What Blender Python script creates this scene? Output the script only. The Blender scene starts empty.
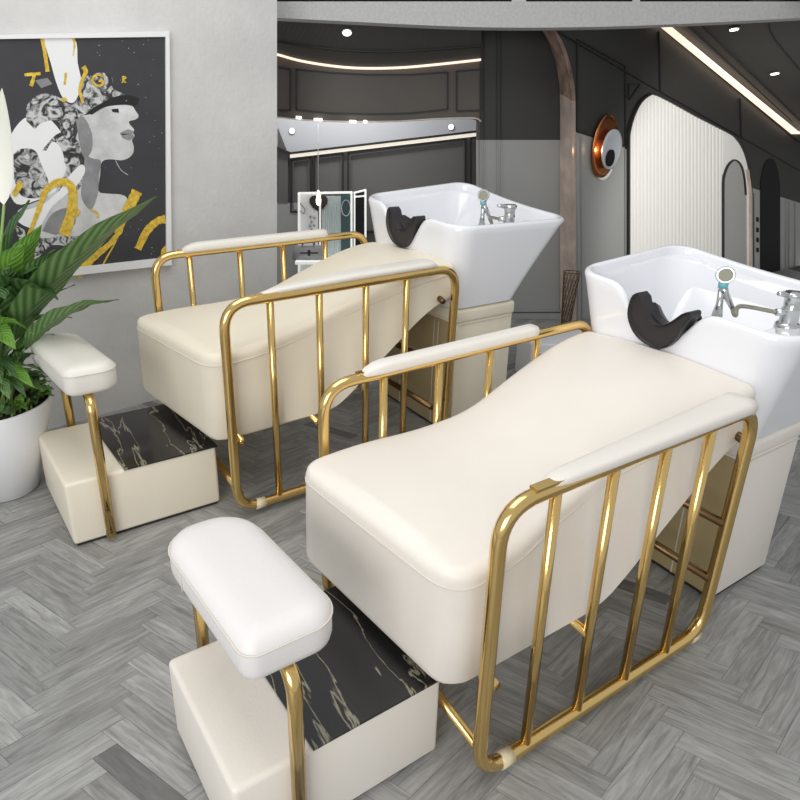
import bpy, bmesh, math, random
from mathutils import Vector, Matrix
random.seed(7)
V = Vector
scene = bpy.context.scene
COL = scene.collection

# ------------------------------------------------------------------ camera
F_PX, PITCH, CX, CY, CH = 585.0, .322, 358.0, 333.0, 1.31675
cam = bpy.data.cameras.new('camera')
camo = bpy.data.objects.new('camera', cam)
COL.objects.link(camo)
scene.camera = camo
camo.location = (0, 0, CH)
camo.rotation_euler = (math.pi/2 - PITCH, 0, 0)
cam.sensor_fit = 'HORIZONTAL'
cam.sensor_width = 36.0
cam.lens = F_PX/800*36.0
cam.shift_x = (400-CX)/800.0
cam.shift_y = -(400-CY)/800.0
cam.clip_start = .02

def ray(u, v):
    a = (u-CX)/F_PX; b = -(v-CY)/F_PX
    return V((0, math.cos(PITCH), -math.sin(PITCH))) + a*V((1, 0, 0)) + b*V((0, math.sin(PITCH), math.cos(PITCH)))
EYE = V((0, 0, CH))
def on_floor(u, v, z=0.0):
    d = ray(u, v); return EYE + d*((z-CH)/d.z)
def on_plane(u, v, plane, off=0.0):
    P, n = plane; d = ray(u, v)
    return EYE + d*(((P+n*off)-EYE).dot(n)/d.dot(n))

# ------------------------------------------------------------------ materials
def srgb(r, g, b):
    f = lambda c: (c/255/12.92) if c/255 <= .04045 else ((c/255+.055)/1.055)**2.4
    return (f(r), f(g), f(b), 1)
def mat(name, rgb, rough=.5, metal=0.0, bump=0.0, bscale=60, var=0.0, vscale=4, emit=None, estr=0, coat=0, ior=None, alpha=None, trans=0):
    m = bpy.data.materials.new(name); m.use_nodes = True
    nt = m.node_tree; b = nt.nodes['Principled BSDF']
    b.inputs['Base Color'].default_value = srgb(*rgb)
    b.inputs['Roughness'].default_value = rough
    b.inputs['Metallic'].default_value = metal
    if coat: b.inputs['Coat Weight'].default_value = coat; b.inputs['Coat Roughness'].default_value = .08
    if trans: b.inputs['Transmission Weight'].default_value = trans
    if emit: b.inputs['Emission Color'].default_value = srgb(*emit); b.inputs['Emission Strength'].default_value = estr
    tc = nt.nodes.new('ShaderNodeTexCoord')
    if var:
        n = nt.nodes.new('ShaderNodeTexNoise'); n.inputs['Scale'].default_value = vscale; n.inputs['Detail'].default_value = 6
        n.inputs['Roughness'].default_value = .62
        nt.links.new(tc.outputs['Object'], n.inputs['Vector'])
        mx = nt.nodes.new('ShaderNodeMix'); mx.data_type = 'RGBA'
        mr = nt.nodes.new('ShaderNodeMapRange'); mr.inputs[1].default_value = .3; mr.inputs[2].default_value = .7
        nt.links.new(n.outputs['Fac'], mr.inputs[0]); nt.links.new(mr.outputs[0], mx.inputs['Factor'])
        lo = [max(0, c*(1-var)) for c in rgb]; hi = [min(255, c*(1+var)) for c in rgb]
        mx.inputs[6].default_value = srgb(*lo); mx.inputs[7].default_value = srgb(*hi)
        nt.links.new(mx.outputs[2], b.inputs['Base Color'])
    if bump:
        n2 = nt.nodes.new('ShaderNodeTexNoise'); n2.inputs['Scale'].default_value = bscale; n2.inputs['Detail'].default_value = 4
        nt.links.new(tc.outputs['Object'], n2.inputs['Vector'])
        bp = nt.nodes.new('ShaderNodeBump'); bp.inputs['Strength'].default_value = bump; bp.inputs['Distance'].default_value = .01
        nt.links.new(n2.outputs['Fac'], bp.inputs['Height']); nt.links.new(bp.outputs[0], b.inputs['Normal'])
    return m
M = {}
M['leather'] = mat('cream_leather', (238, 231, 221), .42, bump=.06, bscale=220, var=.012, vscale=3)
M['leather_warmlit'] = mat('cream_leather_warm_light', (240, 231, 211), .45, bump=.06, bscale=220, var=.012, vscale=3)  # same leather as the front bed, its warmer light put into the colour
M['white_leather'] = mat('white_leather', (231, 227, 225), .45, bump=.06, bscale=220)
M['white_leather_warmlit'] = mat('white_leather_warm_light', (232, 228, 219), .45, bump=.06, bscale=220)  # pads of the left set, warmer light put into the colour
M['seam'] = mat('seam_thread', (220, 213, 203), .6)
M['gold'] = mat('polished_gold', (230, 196, 128), .17, 1.0)
M['pad_cream'] = mat('pad_cream_leather', (235, 229, 220), .45, bump=.06, bscale=220)
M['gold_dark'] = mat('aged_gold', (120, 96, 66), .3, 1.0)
M['ceramic'] = mat('white_ceramic', (243, 244, 248), .12, coat=.5)
M['chrome'] = mat('chrome', (205, 208, 206), .2, 1.0)
M['hose'] = mat('braided_hose', (170, 168, 150), .35, 1.0, bump=.6, bscale=300)
M['sprayface'] = mat('spray_face', (150, 150, 132), .55)
M['tan'] = mat('pedestal_front_shade', (176, 158, 118), .5, bump=.06, bscale=200)  # shadow and colour cast on the pedestal, put into the colour
M['teal'] = mat('teal_plastic', (120, 190, 200), .25)
M['rubber'] = mat('black_rubber', (44, 42, 44), .45, bump=.05)
M['sleeve'] = mat('clear_sleeve', (225, 210, 175), .3)
M['plinth'] = mat('dark_plinth', (45, 42, 40), .6)
M['pot'] = mat('white_pot', (236, 237, 240), .35)
M['soil'] = mat('soil', (62, 48, 36), .95, bump=.8, bscale=60)
M['dark'] = mat('dark_wall_paint', (54, 53, 50), .55, bump=.02)
M['brownpanel'] = mat('brown_lacquer_panel', (84, 78, 71), .45, var=.05, vscale=3)
M['grey'] = mat('grey_wall_paint', (158, 158, 155), .5)
M['greydeep'] = mat('charcoal_wall_paint', (104, 103, 102), .5)
M['frieze'] = mat('pale_frieze_paint', (196, 199, 204), .5)
M['moulding'] = mat('moulding_paint', (98, 96, 93), .4)
M['mouldl'] = mat('light_moulding_paint', (156, 156, 155), .4)
M['mould_dark'] = mat('dark_groove_paint', (40, 39, 38), .5)
M['ceil'] = mat('dark_ceiling_paint', (78, 77, 74), .6)
M['plaster'] = mat('plaster', (212, 211, 209), .8, bump=.25, bscale=45, var=.045, vscale=2.2)
M['beam'] = mat('render_beam', (192, 192, 190), .85, bump=.35, bscale=160, var=.05, vscale=60)
M['led'] = mat('led_strip', (255, 236, 214), .5, emit=(255, 226, 200), estr=1.15)
M['ledw'] = mat('led_cove', (235, 228, 215), .5, emit=(245, 236, 220), estr=.75)
M['lamp'] = mat('downlight_lens', (255, 255, 255), .5, emit=(255, 250, 240), estr=3)
M['lampring'] = mat('downlight_ring', (190, 190, 188), .4)
M['copper'] = mat('copper', (190, 120, 74), .25, 1.0)
M['copperwall'] = mat('copper_jamb', (205, 186, 174), .35, .1, var=.12, vscale=6)
M['stone'] = mat('brown_stone', (140, 118, 104), .5, var=.35, vscale=9)
M['flute'] = mat('white_flutes', (246, 244, 238), .5)
M['niche'] = mat('niche_grey', (172, 171, 168), .5)
M['black'] = mat('black_paint', (10, 10, 11), .85)
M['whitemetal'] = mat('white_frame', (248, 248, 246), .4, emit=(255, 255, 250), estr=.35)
M['tealpanel'] = mat('teal_panel', (56, 82, 82), .4)
M['curtain'] = mat('pale_curtain', (212, 222, 222), .7)
M['bag'] = mat('grey_bag_leather', (150, 150, 150), .5)
M['paper'] = mat('white_paper', (240, 240, 240), .6)
M['printdark'] = mat('print_charcoal', (58, 58, 62), .55, var=.06, vscale=8)
M['printskin'] = mat('print_grey', (206, 206, 206), .55, var=.10, vscale=10)
M['printshade'] = mat('print_mid_grey', (140, 140, 142), .55, var=.12, vscale=14)
M['printwhite'] = mat('print_white', (240, 240, 240), .55)
M['printblack'] = mat('print_black', (30, 30, 33), .5)
M['foil'] = mat('gold_foil', (222, 184, 66), .45, .15, var=.18, vscale=60)
M['spathe'] = mat('white_spathe', (238, 238, 226), .5)
M['cable'] = mat('white_cable', (200, 200, 198), .5)
M['bulb'] = mat('warm_bulb', (255, 240, 210), .4, emit=(255, 232, 190), estr=3)

def hair_mat():
    m = mat('print_hair', (120, 120, 120), .55); nt = m.node_tree; b = nt.nodes['Principled BSDF']
    tc = nt.nodes.new('ShaderNodeTexCoord'); n = nt.nodes.new('ShaderNodeTexNoise')
    n.inputs['Scale'].default_value = 21; n.inputs['Detail'].default_value = 5; n.inputs['Distortion'].default_value = 2.5
    cr = nt.nodes.new('ShaderNodeValToRGB'); cr.color_ramp.elements[0].position = .42; cr.color_ramp.elements[1].position = .60
    cr.color_ramp.elements[0].color = srgb(48, 48, 50); cr.color_ramp.elements[1].color = srgb(205, 205, 205)
    nt.links.new(tc.outputs['Object'], n.inputs['Vector']); nt.links.new(n.outputs['Fac'], cr.inputs[0]); nt.links.new(cr.outputs[0], b.inputs['Base Color'])
    return m
M['printhair'] = hair_mat()

def marble_mat():
    m = mat('black_marble', (28, 27, 28), .18, coat=.3); nt = m.node_tree; b = nt.nodes['Principled BSDF']
    tc = nt.nodes.new('ShaderNodeTexCoord'); mp = nt.nodes.new('ShaderNodeMapping')
    mp.inputs['Rotation'].default_value = (0, 0, .45); mp.inputs['Scale'].default_value = (5.2, 1.1, 1)
    n = nt.nodes.new('ShaderNodeTexNoise'); n.inputs['Scale'].default_value = 2.1; n.inputs['Detail'].default_value = 7; n.inputs['Distortion'].default_value = .5
    sub = nt.nodes.new('ShaderNodeMath'); sub.operation = 'SUBTRACT'; sub.inputs[1].default_value = .5
    ab = nt.nodes.new('ShaderNodeMath'); ab.operation = 'ABSOLUTE'
    cr = nt.nodes.new('ShaderNodeValToRGB')
    cr.color_ramp.elements[0].position = 0; cr.color_ramp.elements[0].color = srgb(150, 146, 124)
    cr.color_ramp.elements[1].position = .012; cr.color_ramp.elements[1].color = srgb(30, 29, 30)
    nt.links.new(tc.outputs['Object'], mp.inputs[0]); nt.links.new(mp.outputs[0], n.inputs['Vector'])
    nt.links.new(n.outputs['Fac'], sub.inputs[0]); nt.links.new(sub.outputs[0], ab.inputs[0]); nt.links.new(ab.outputs[0], cr.inputs[0])
    nt.links.new(cr.outputs[0], b.inputs['Base Color'])
    return m
M['marble'] = marble_mat()

def leaf_mat(name, c0, c1):
    m = mat(name, c0, .38); nt = m.node_tree; b = nt.nodes['Principled BSDF']
    uv = nt.nodes.new('ShaderNodeUVMap'); sx = nt.nodes.new('ShaderNodeSeparateXYZ'); nt.links.new(uv.outputs[0], sx.inputs[0])
    # u across (-1..1), v along : veins run obliquely from the midrib
    a = nt.nodes.new('ShaderNodeMath'); a.operation = 'ABSOLUTE'; nt.links.new(sx.outputs[0], a.inputs[0])
    k = nt.nodes.new('ShaderNodeMath'); k.operation = 'MULTIPLY_ADD'; nt.links.new(a.outputs[0], k.inputs[0]); k.inputs[1].default_value = -.22; nt.links.new(sx.outputs[1], k.inputs[2])
    w = nt.nodes.new('ShaderNodeMath'); w.operation = 'MULTIPLY'; nt.links.new(k.outputs[0], w.inputs[0]); w.inputs[1].default_value = 75
    s = nt.nodes.new('ShaderNodeMath'); s.operation = 'SINE'; nt.links.new(w.outputs[0], s.inputs[0])
    mr = nt.nodes.new('ShaderNodeMapRange'); mr.inputs[1].default_value = -1; mr.inputs[2].default_value = 1; nt.links.new(s.outputs[0], mr.inputs[0])
    mx = nt.nodes.new('ShaderNodeMix'); mx.data_type = 'RGBA'; mx.inputs[6].default_value = srgb(*c0); mx.inputs[7].default_value = srgb(*c1)
    nt.links.new(mr.outputs[0], mx.inputs['Factor']); nt.links.new(mx.outputs[2], b.inputs['Base Color'])
    bp = nt.nodes.new('ShaderNodeBump'); bp.inputs['Strength'].default_value = .35; bp.inputs['Distance'].default_value = .003
    nt.links.new(s.outputs[0], bp.inputs['Height']); nt.links.new(bp.outputs[0], b.inputs['Normal'])
    return m
M['leaf'] = leaf_mat('green_leaf', (72, 108, 56), (118, 150, 92))
M['leafb'] = leaf_mat('bright_leaf', (92, 140, 48), (122, 166, 70))
M['leafd'] = leaf_mat('deep_leaf', (48, 82, 42), (82, 116, 64))
M['stem'] = mat('green_stem', (136, 168, 92), .45)

def floor_mat():
    m = mat('grey_wood_planks', (130, 130, 128), .42); nt = m.node_tree; b = nt.nodes['Principled BSDF']
    uv = nt.nodes.new('ShaderNodeUVMap')
    mp = nt.nodes.new('ShaderNodeMapping'); mp.inputs['Scale'].default_value = (1.0, 9.0, 1)
    nt.links.new(uv.outputs[0], mp.inputs[0])
    n = nt.nodes.new('ShaderNodeTexNoise'); n.inputs['Scale'].default_value = 7; n.inputs['Detail'].default_value = 7; n.inputs['Roughness'].default_value = .6; n.inputs['Distortion'].default_value = .9
    nt.links.new(mp.outputs[0], n.inputs['Vector'])
    cr = nt.nodes.new('ShaderNodeValToRGB'); e = cr.color_ramp.elements
    e[0].position = .28; e[0].color = srgb(132, 131, 129); e[1].position = .72; e[1].color = srgb(188, 188, 186)
    nt.links.new(n.outputs['Fac'], cr.inputs[0])
    at = nt.nodes.new('ShaderNodeAttribute'); at.attribute_name = 'tone'
    mx = nt.nodes.new('ShaderNodeMix'); mx.data_type = 'RGBA'; mx.blend_type = 'MULTIPLY'; mx.inputs['Factor'].default_value = 1
    nt.links.new(cr.outputs[0], mx.inputs[6]); nt.links.new(at.outputs['Color'], mx.inputs[7]); nt.links.new(mx.outputs[2], b.inputs['Base Color'])
    bp = nt.nodes.new('ShaderNodeBump'); bp.inputs['Strength'].default_value = .12; bp.inputs['Distance'].default_value = .004
    nt.links.new(n.outputs['Fac'], bp.inputs['Height']); nt.links.new(bp.outputs[0], b.inputs['Normal'])
    return m
M['floor'] = floor_mat()

# ------------------------------------------------------------------ object helpers
def link(name, bm, material, parent=None, smooth=True, label=None, kind=None):
    me = bpy.data.meshes.new(name)
    bmesh.ops.recalc_face_normals(bm, faces=bm.faces)
    bm.to_mesh(me); bm.free()
    mats = material if isinstance(material, (list, tuple)) else [material]
    for mm in mats: me.materials.append(mm)
    if smooth:
        for p in me.polygons: p.use_smooth = True
    o = bpy.data.objects.new(name, me); COL.objects.link(o)
    if parent: o.parent = parent
    if label: o['label'] = label
    if kind: o['kind'] = kind
    return o
def autosmooth(o, ang=35):
    me = o.data
    bm = bmesh.new(); bm.from_mesh(me)
    for e in bm.edges:
        if len(e.link_faces) == 2 and e.calc_face_angle(0) > math.radians(ang): e.smooth = False
    bm.to_mesh(me); bm.free()
    return o
def thing(name, label, cat, loc=(0, 0, 0), rz=0.0, group=None):
    o = bpy.data.objects.new(name, None); COL.objects.link(o); o.empty_display_size = .1
    o.location = loc; o.rotation_euler = (0, 0, rz); o['label'] = label; o['category'] = cat
    if group: o['group'] = group
    return o
def tag(o, label, cat, group=None):
    o['label'] = label; o['category'] = cat
    if group: o['group'] = group
    return o
def box(bm, x0, x1, y0, y1, z0, z1, bev=0.0, seg=3):
    r = bmesh.ops.create_cube(bm, size=1)
    vs = r['verts']
    for v in vs:
        v.co = V(((x0+x1)/2+v.co.x*(x1-x0), (y0+y1)/2+v.co.y*(y1-y0), (z0+z1)/2+v.co.z*(z1-z0)))
    if bev:
        es = set(e for v in vs for e in v.link_edges)
        bmesh.ops.bevel(bm, geom=list(es), offset=bev, segments=seg, profile=.5, affect='EDGES')
def tube(bm, pts, r, n=12, closed=False, flat=1.0):
    pts = [V(p) for p in pts]; N = len(pts); rings = []
    up = None
    for i, p in enumerate(pts):
        if closed: t = (pts[(i+1) % N]-pts[i-1]).normalized()
        else: t = (pts[min(i+1, N-1)]-pts[max(i-1, 0)]).normalized()
        if up is None:
            up = V((0, 0, 1)) if abs(t.z) < .9 else V((0, 1, 0))
            up = (up-t*up.dot(t)).normalized()
        else: up = (up-t*up.dot(t)).normalized()
        s = t.cross(up)
        rr = r[i] if isinstance(r, (list, tuple)) else r
        rings.append([bm.verts.new(p+up*math.cos(a)*rr+s*math.sin(a)*rr*flat) for a in [2*math.pi*k/n for k in range(n)]])
    M_ = N if closed else N-1
    for i in range(M_):
        a, b = rings[i], rings[(i+1) % N]
        off = 0
        if closed and i == N-1:
            off = min(range(n), key=lambda k: (b[k].co-a[0].co).length)
        for k in range(n):
            bm.faces.new((a[k], a[(k+1) % n], b[(k+1+off) % n], b[(k+off) % n]))
    if not closed:
        bm.faces.new(rings[0][::-1]); bm.faces.new(rings[-1])
def fillet(pts, r, closed=False, n=7):
    """round the corners of a polyline"""
    pts = [V(p) for p in pts]; out = []; N = len(pts)
    for i, p in enumerate(pts):
        if not closed and i in (0, N-1): out.append(p); continue
        a = (pts[i-1]-p); b = (pts[(i+1) % N]-p)
        rr = r[i] if isinstance(r, (list, tuple)) else r
        rr = min(rr, a.length*.48, b.length*.48)
        A = p+a.normalized()*rr; B = p+b.normalized()*rr
        for k in range(n+1):
            t = k/n; out.append(A*(1-t)**2+p*2*t*(1-t)*.98+B*t*t+p*.04*t*(1-t) if False else A*(1-t)**2+p*2*t*(1-t)+B*t*t)
    return out
def loft(bm, rings, cap0=True, cap1=True, closed=True):
    R = [[bm.verts.new(p) for p in ring] for ring in rings]
    n = len(R[0])
    for i in range(len(R)-1):
        for k in range(n if closed else n-1):
            try: bm.faces.new((R[i][k], R[i][(k+1) % n], R[i+1][(k+1) % n], R[i+1][k]))
            except ValueError: pass
    if cap0: bm.faces.new(R[0][::-1])
    if cap1: bm.faces.new(R[-1])
    return R
def lathe(bm, prof, c=(0, 0, 0), n=40, cap0=True, cap1=True):
    loft(bm, [[V((c[0]+r*math.cos(2*math.pi*k/n), c[1]+r*math.sin(2*math.pi*k/n), c[2]+z)) for k in range(n)] for r, z in prof], cap0, cap1)
def rrect(x0, x1, y0, y1, r, nc=6, ns=1):
    if isinstance(r, (list, tuple)): return rrect4(x0, x1, y0, y1, r, nc, ns)
    """rounded rectangle, counter-clockwise, starting on the x0 side"""
    out = []
    cs = [((x0+r, y0+r), 180), ((x1-r, y0+r), 270), ((x1-r, y1-r), 0), ((x0+r, y1-r), 90)]
    for i, (c, a0) in enumerate(cs):
        for k in range(nc+1):
            a = math.radians(a0+90*k/nc); out.append((c[0]+r*math.cos(a), c[1]+r*math.sin(a)))
        nx = cs[(i+1) % 4]; a = math.radians(nx[1])
        q = (nx[0][0]+r*math.cos(a), nx[0][1]+r*math.sin(a)); p = out[-1]
        for k in range(1, ns): out.append((p[0]+(q[0]-p[0])*k/ns, p[1]+(q[1]-p[1])*k/ns))
    return out
def rrect4(x0, x1, y0, y1, R4, nc, ns):
    ra, rb, rc, rd = R4
    cs = [((x0+ra, y0+ra), 180, ra), ((x1-rb, y0+rb), 270, rb), ((x1-rc, y1-rc), 0, rc), ((x0+rd, y1-rd), 90, rd)]
    out = []
    for i, (c, a0, r) in enumerate(cs):
        for k in range(nc+1):
            a = math.radians(a0+90*k/nc); out.append((c[0]+r*math.cos(a), c[1]+r*math.sin(a)))
        nx = cs[(i+1) % 4]; a = math.radians(nx[1])
        q = (nx[0][0]+nx[2]*math.cos(a), nx[0][1]+nx[2]*math.sin(a)); p = out[-1]
        for k in range(1, ns): out.append((p[0]+(q[0]-p[0])*k/ns, p[1]+(q[1]-p[1])*k/ns))
    return out
def slab(bm, plane, px, thick, off=0.0, mi=0, back=None):
    """flat board on a wall plane; outline given in photograph coordinates, thickness goes away from the eye"""
    n = plane[1]
    fr = [bm.verts.new(on_plane(u, v, plane, off)) for u, v in px]
    bk = [bm.verts.new(w.co+back if back else w.co-n*thick) for w in fr]
    fs = [bm.faces.new(fr), bm.faces.new(bk[::-1])]
    N = len(fr)
    for i in range(N): fs.append(bm.faces.new((fr[i], fr[(i+1) % N], bk[(i+1) % N], bk[i])))
    for f_ in fs: f_.material_index = mi
    return fs
def struct(name, bm, m, smooth=False):
    return link(name, bm, m, None, smooth, kind='structure')
def bez(pts, n=8):
    """smooth curve through the points (Catmull-Rom)"""
    out = []
    P = [pts[0]]+list(pts)+[pts[-1]]
    for i in range(1, len(P)-2):
        for k in range(n):
            t = k/n
            out.append(tuple(.5*((2*P[i][j])+(-P[i-1][j]+P[i+1][j])*t+(2*P[i-1][j]-5*P[i][j]+4*P[i+1][j]-P[i+2][j])*t*t+(-P[i-1][j]+3*P[i][j]-3*P[i+1][j]+P[i+2][j])*t**3) for j in range(len(P[i]))))
    out.append(tuple(pts[-1])); return out
def stroke(px, w):
    """outline polygon of a brush stroke of varying width"""
    px = bez(px, 5); L = []; R = []
    N = len(px)
    for i, p in enumerate(px):
        a = px[max(0, i-1)]; b = px[min(N-1, i+1)]
        dx, dy = b[0]-a[0], b[1]-a[1]; l = math.hypot(dx, dy) or 1
        t = i/(N-1); ww = (w[0]*(1-t)+w[1]*t)/2 if isinstance(w, tuple) else w/2
        ww *= random.uniform(.86, 1.12)
        L.append((p[0]-dy/l*ww, p[1]+dx/l*ww)); R.append((p[0]+dy/l*ww, p[1]-dx/l*ww))
    return L+R[::-1]

# ------------------------------------------------------------------ floor: herringbone planks
def build_floor():
    bm = bmesh.new()
    uvl = bm.loops.layers.uv.new('UVMap'); cl = bm.loops.layers.color.new('tone')
    W = .062; n = 5; g = .0004; th = math.radians(45); t4 = math.radians(4); SQ = .72
    c, s = math.cos(th), math.sin(th)
    def xf(x, y):
        X, Y = c*x-s*y, (s*x+c*y)*SQ
        return (X*math.cos(t4)-Y*math.sin(t4), X*math.sin(t4)+Y*math.cos(t4)+2.5, 0)
    def quad(x0, y0, x1, y1, horiz):
        cxm, cym = (x0+x1)/2*W, (y0+y1)/2*W
        wx, wy, _ = xf(cxm, cym)
        if not (-3.6 < wx < 4.6 and -1.2 < wy < 7.2): return
        P = [(x0*W+g, y0*W+g), (x1*W-g, y0*W+g), (x1*W-g, y1*W-g), (x0*W+g, y1*W-g)]
        vs = [bm.verts.new(xf(x, y)) for x, y in P]
        f = bm.faces.new(vs)
        ox, oy = random.uniform(0, 30), random.uniform(0, 30)
        r = random.random(); t = random.uniform(.85, 1.0)
        if r < .025: t = random.uniform(.66, .76)
        t *= .985 if horiz else 1.01
        t = min(t, 1.0)
        for lp, (x, y) in zip(f.loops, P):
            lp[uvl].uv = (x+ox, y+oy) if horiz else (y+ox, x+oy)
            lp[cl] = (t, t, t*.995, 1)
    for k in range(-190, 191):
        for m in range(-30, 31):
            ox, oy = k+m*n, k-m*n
            quad(ox, oy, ox+n, oy+1, True)
            quad(ox+n, oy+1-n, ox+n+1, oy+1, False)
    o = struct('floor', bm, M['floor'])
    b2 = bmesh.new(); box(b2, -3.8, 4.8, -1.4, 7.4, -.06, -.002)
    u = link('floor_base', b2, mat('plank_joint', (84, 83, 81), .7), o, False)
    return o
build_floor()

# ------------------------------------------------------------------ walls
UP = V((0, 0, 1))
def vplane(p, ang):
    d = V((math.cos(math.radians(ang)), math.sin(math.radians(ang)), 0)); n = V((d.y, -d.x, 0))   # normal towards the viewer
    return (V((p.x, p.y, 0)), n)
W1 = vplane(on_floor(90, 418), 40)
W2 = vplane(V((1.4, 4.3, 0)), 0)
W2B = vplane(V((0, 5.1, 0)), 0)
P4 = on_floor(573, 322)
W4 = vplane(P4, 33)
BEAM = vplane(V((0, 3.75, 0)), 0)

bm = bmesh.new()
fl = lambda x: 418-.31*(x-90)
slab(bm, W1, [(-90, -60), (277, -60), (277, fl(277)+2), (90, fl(90)+2), (-90, fl(-90)+2)], .16)
struct('wall_left', bm, M['plaster'])

# beam with a shallow curved soffit
bm = bmesh.new()
cv = bez([(262, 17), (340, 21), (430, 25.5), (500, 27.5), (590, 27), (680, 24), (760, 20), (830, 16)], 5)
slab(bm, BEAM, cv+[(830, 1.5), (262, 1.5)], .10)
struct('trim_1', bm, M['beam'])
bm = bmesh.new(); slab(bm, vplane(V((0, 3.95, 0)), 0), [(262, 6), (830, 6), (830, -60), (262, -60)], .1)
slab(bm, vplane(V((0, 3.94, 0)), 0), [(512, 1.6), (526, 1.6), (526, -4), (512, -4)], .01, mi=1)
slab(bm, vplane(V((0, 3.94, 0)), 0), [(633, 1.6), (640, 1.6), (640, -4), (633, -4)], .01, mi=1)
struct('trim_2', bm, [M['black'], M['plaster']])

# back wall, curved upper band, and opening below it
LEDC = bez([(266, 52), (278, 55), (300, 61), (330, 66), (360, 68.5), (400, 68), (440, 64.5), (481, 60)], 5)
MIR = bez([(266, 117), (278, 117.5), (300, 120), (330, 121.5), (360, 122), (400, 121.5), (440, 119), (470, 118.5), (478, 119.5), (481, 122)], 5)
bm = bmesh.new()
slab(bm, W2, LEDC+MIR[::-1], .12)
o = struct('wall_back', bm, M['brownpanel'])
# mouldings of the upper band
bm = bmesh.new()
def bar(bm, plane, a, b, w, thick, off, mi=0):
    dx, dy = b[0]-a[0], b[1]-a[1]; l = math.hypot(dx, dy); nx, ny = -dy/l*w/2, dx/l*w/2
    slab(bm, plane, [(a[0]+nx, a[1]+ny), (b[0]+nx, b[1]+ny), (b[0]-nx, b[1]-ny), (a[0]-nx, a[1]-ny)], thick, off, mi)
def path_bar(bm, plane, pts, w, thick, off, mi=0):
    for a, b in zip(pts[:-1], pts[1:]): bar(bm, plane, a, b, w, thick, off, mi)
def frame_px(bm, plane, q, w, thick, off, mi=0):
    path_bar(bm, plane, q+[q[0]], w, thick, off, mi)
frame_px(bm, W2, [(296, 69), (330, 72.5), (370, 74.5), (410, 74.5), (448, 72), (448, 109), (410, 113), (370, 114), (330, 113), (296, 110)], 1.3, .02, .015)
frame_px(bm, W2, [(457, 71), (482, 69), (482, 110), (457, 111)], 1.3, .02, .015)
path_bar(bm, W2, [(278, 67), (290, 69), (290, 110), (278, 110)], 1.3, .02, .015)
struct('trim_3', bm, M['mould_dark'])
bm = bmesh.new(); path_bar(bm, W2, [(p[0], p[1]-.5) for p in LEDC], 2.0, .03, .03)
link('cove_light_strip', bm, M['led'], None, False); tag(bpy.data.objects['cove_light_strip'], 'curved warm light strip along the dark ceiling, above the brown panelled band', 'light strip')
bm = bmesh.new(); path_bar(bm, W2, [(p[0], p[1]-.5) for p in MIR], 1.2, .03, .02)
struct('trim_4', bm, M['copperwall'])
# dark ceiling in the left bay: from the cove curve forward to the beam
bm = bmesh.new()
top = [on_plane(u, v+1, W2) for u, v in LEDC]
topf = [on_plane(266+(481-266)*i/(len(LEDC)-1), 12, vplane(V((0, 3.86, 0)), 0)) for i in range(len(LEDC))]
loft(bm, [top, topf, [p+V((0, 0, .04)) for p in topf], [p+V((0, 0, .04)) for p in top]], False, False, closed=False)
struct('ceiling', bm, M['ceil'])
bm = bmesh.new()
mid = lambda t: [a*(1-t)+b*t-V((0, 0, .004)) for a, b in zip(top, topf)]
a, b = mid(.36), mid(.375); loft(bm, [a, b, [p-V((0, 0, .01)) for p in b], [p-V((0, 0, .01)) for p in a], a], False, False, closed=False)
struct('trim_5', bm, M['mould_dark'])

# second room seen through the opening
RAIL = [(262, 163), (290, 153.5), (480, 131), (492, 129.6)]
bm = bmesh.new()
slab(bm, W2B, [(255, 108), (495, 108), (495, 129.3), (480, 131), (290, 153.5), (255, 140)], .08)
o = struct('trim_6', bm, M['frieze'])
bm = bmesh.new()
slab(bm, W2B, [(255, 140), (290, 153.5), (495, 129.3), (495, 360), (255, 360)], .06, -.02)
struct('wall_far', bm, M['greydeep'])
bm = bmesh.new()
slab(bm, W2B, [(290, 152.2), (495, 128.3), (495, 130.2), (290, 154.2)], .05, .05)
slab(bm, W2B, [(255, 138), (290, 152.2), (290, 154.2), (255, 141)], .05, .05)
struct('trim_7', bm, M['mould_dark'])
bm = bmesh.new()
slab(bm, W2B, [(290, 154.6), (495, 130.6), (495, 134), (290, 158)], .03, .03)
o = link('cornice_light_strip', bm, M['ledw'], None, False); tag(o, 'straight pale light strip under the grey frieze, seen above the two basins', 'light strip')
bm = bmesh.new()
slab(bm, W2B, [(255, 203), (300, 203), (300, 360), (255, 360)], .02, .004)
struct('wall_dado', bm, M['grey'])
bm = bmesh.new()
sl = lambda x: 153.5-(x-290)*.1184
for x0, x1, y1 in [(291, 311, 212), (314, 343, 232), (348, 466, 232), (471, 500, 232)]:
    frame_px(bm, W2B, [(x0, sl(x0)+6), (x1, sl(x1)+6), (x1, y1), (x0, y1)], 1.6, .02, .012, 0)
    frame_px(bm, W2B, [(x0+2, sl(x0)+8.5), (x1-2, sl(x1)+8.5), (x1-2, y1-2), (x0+2, y1-2)], .8, .02, .010, 1)
struct('trim_8', bm, [M['mould_dark'], M['moulding']])
bm = bmesh.new(); slab(bm, W2B, [(278, 128), (288, 154), (288, 203), (278, 203)], .02, .01)
struct('trim_9', bm, M['moulding'])

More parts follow.
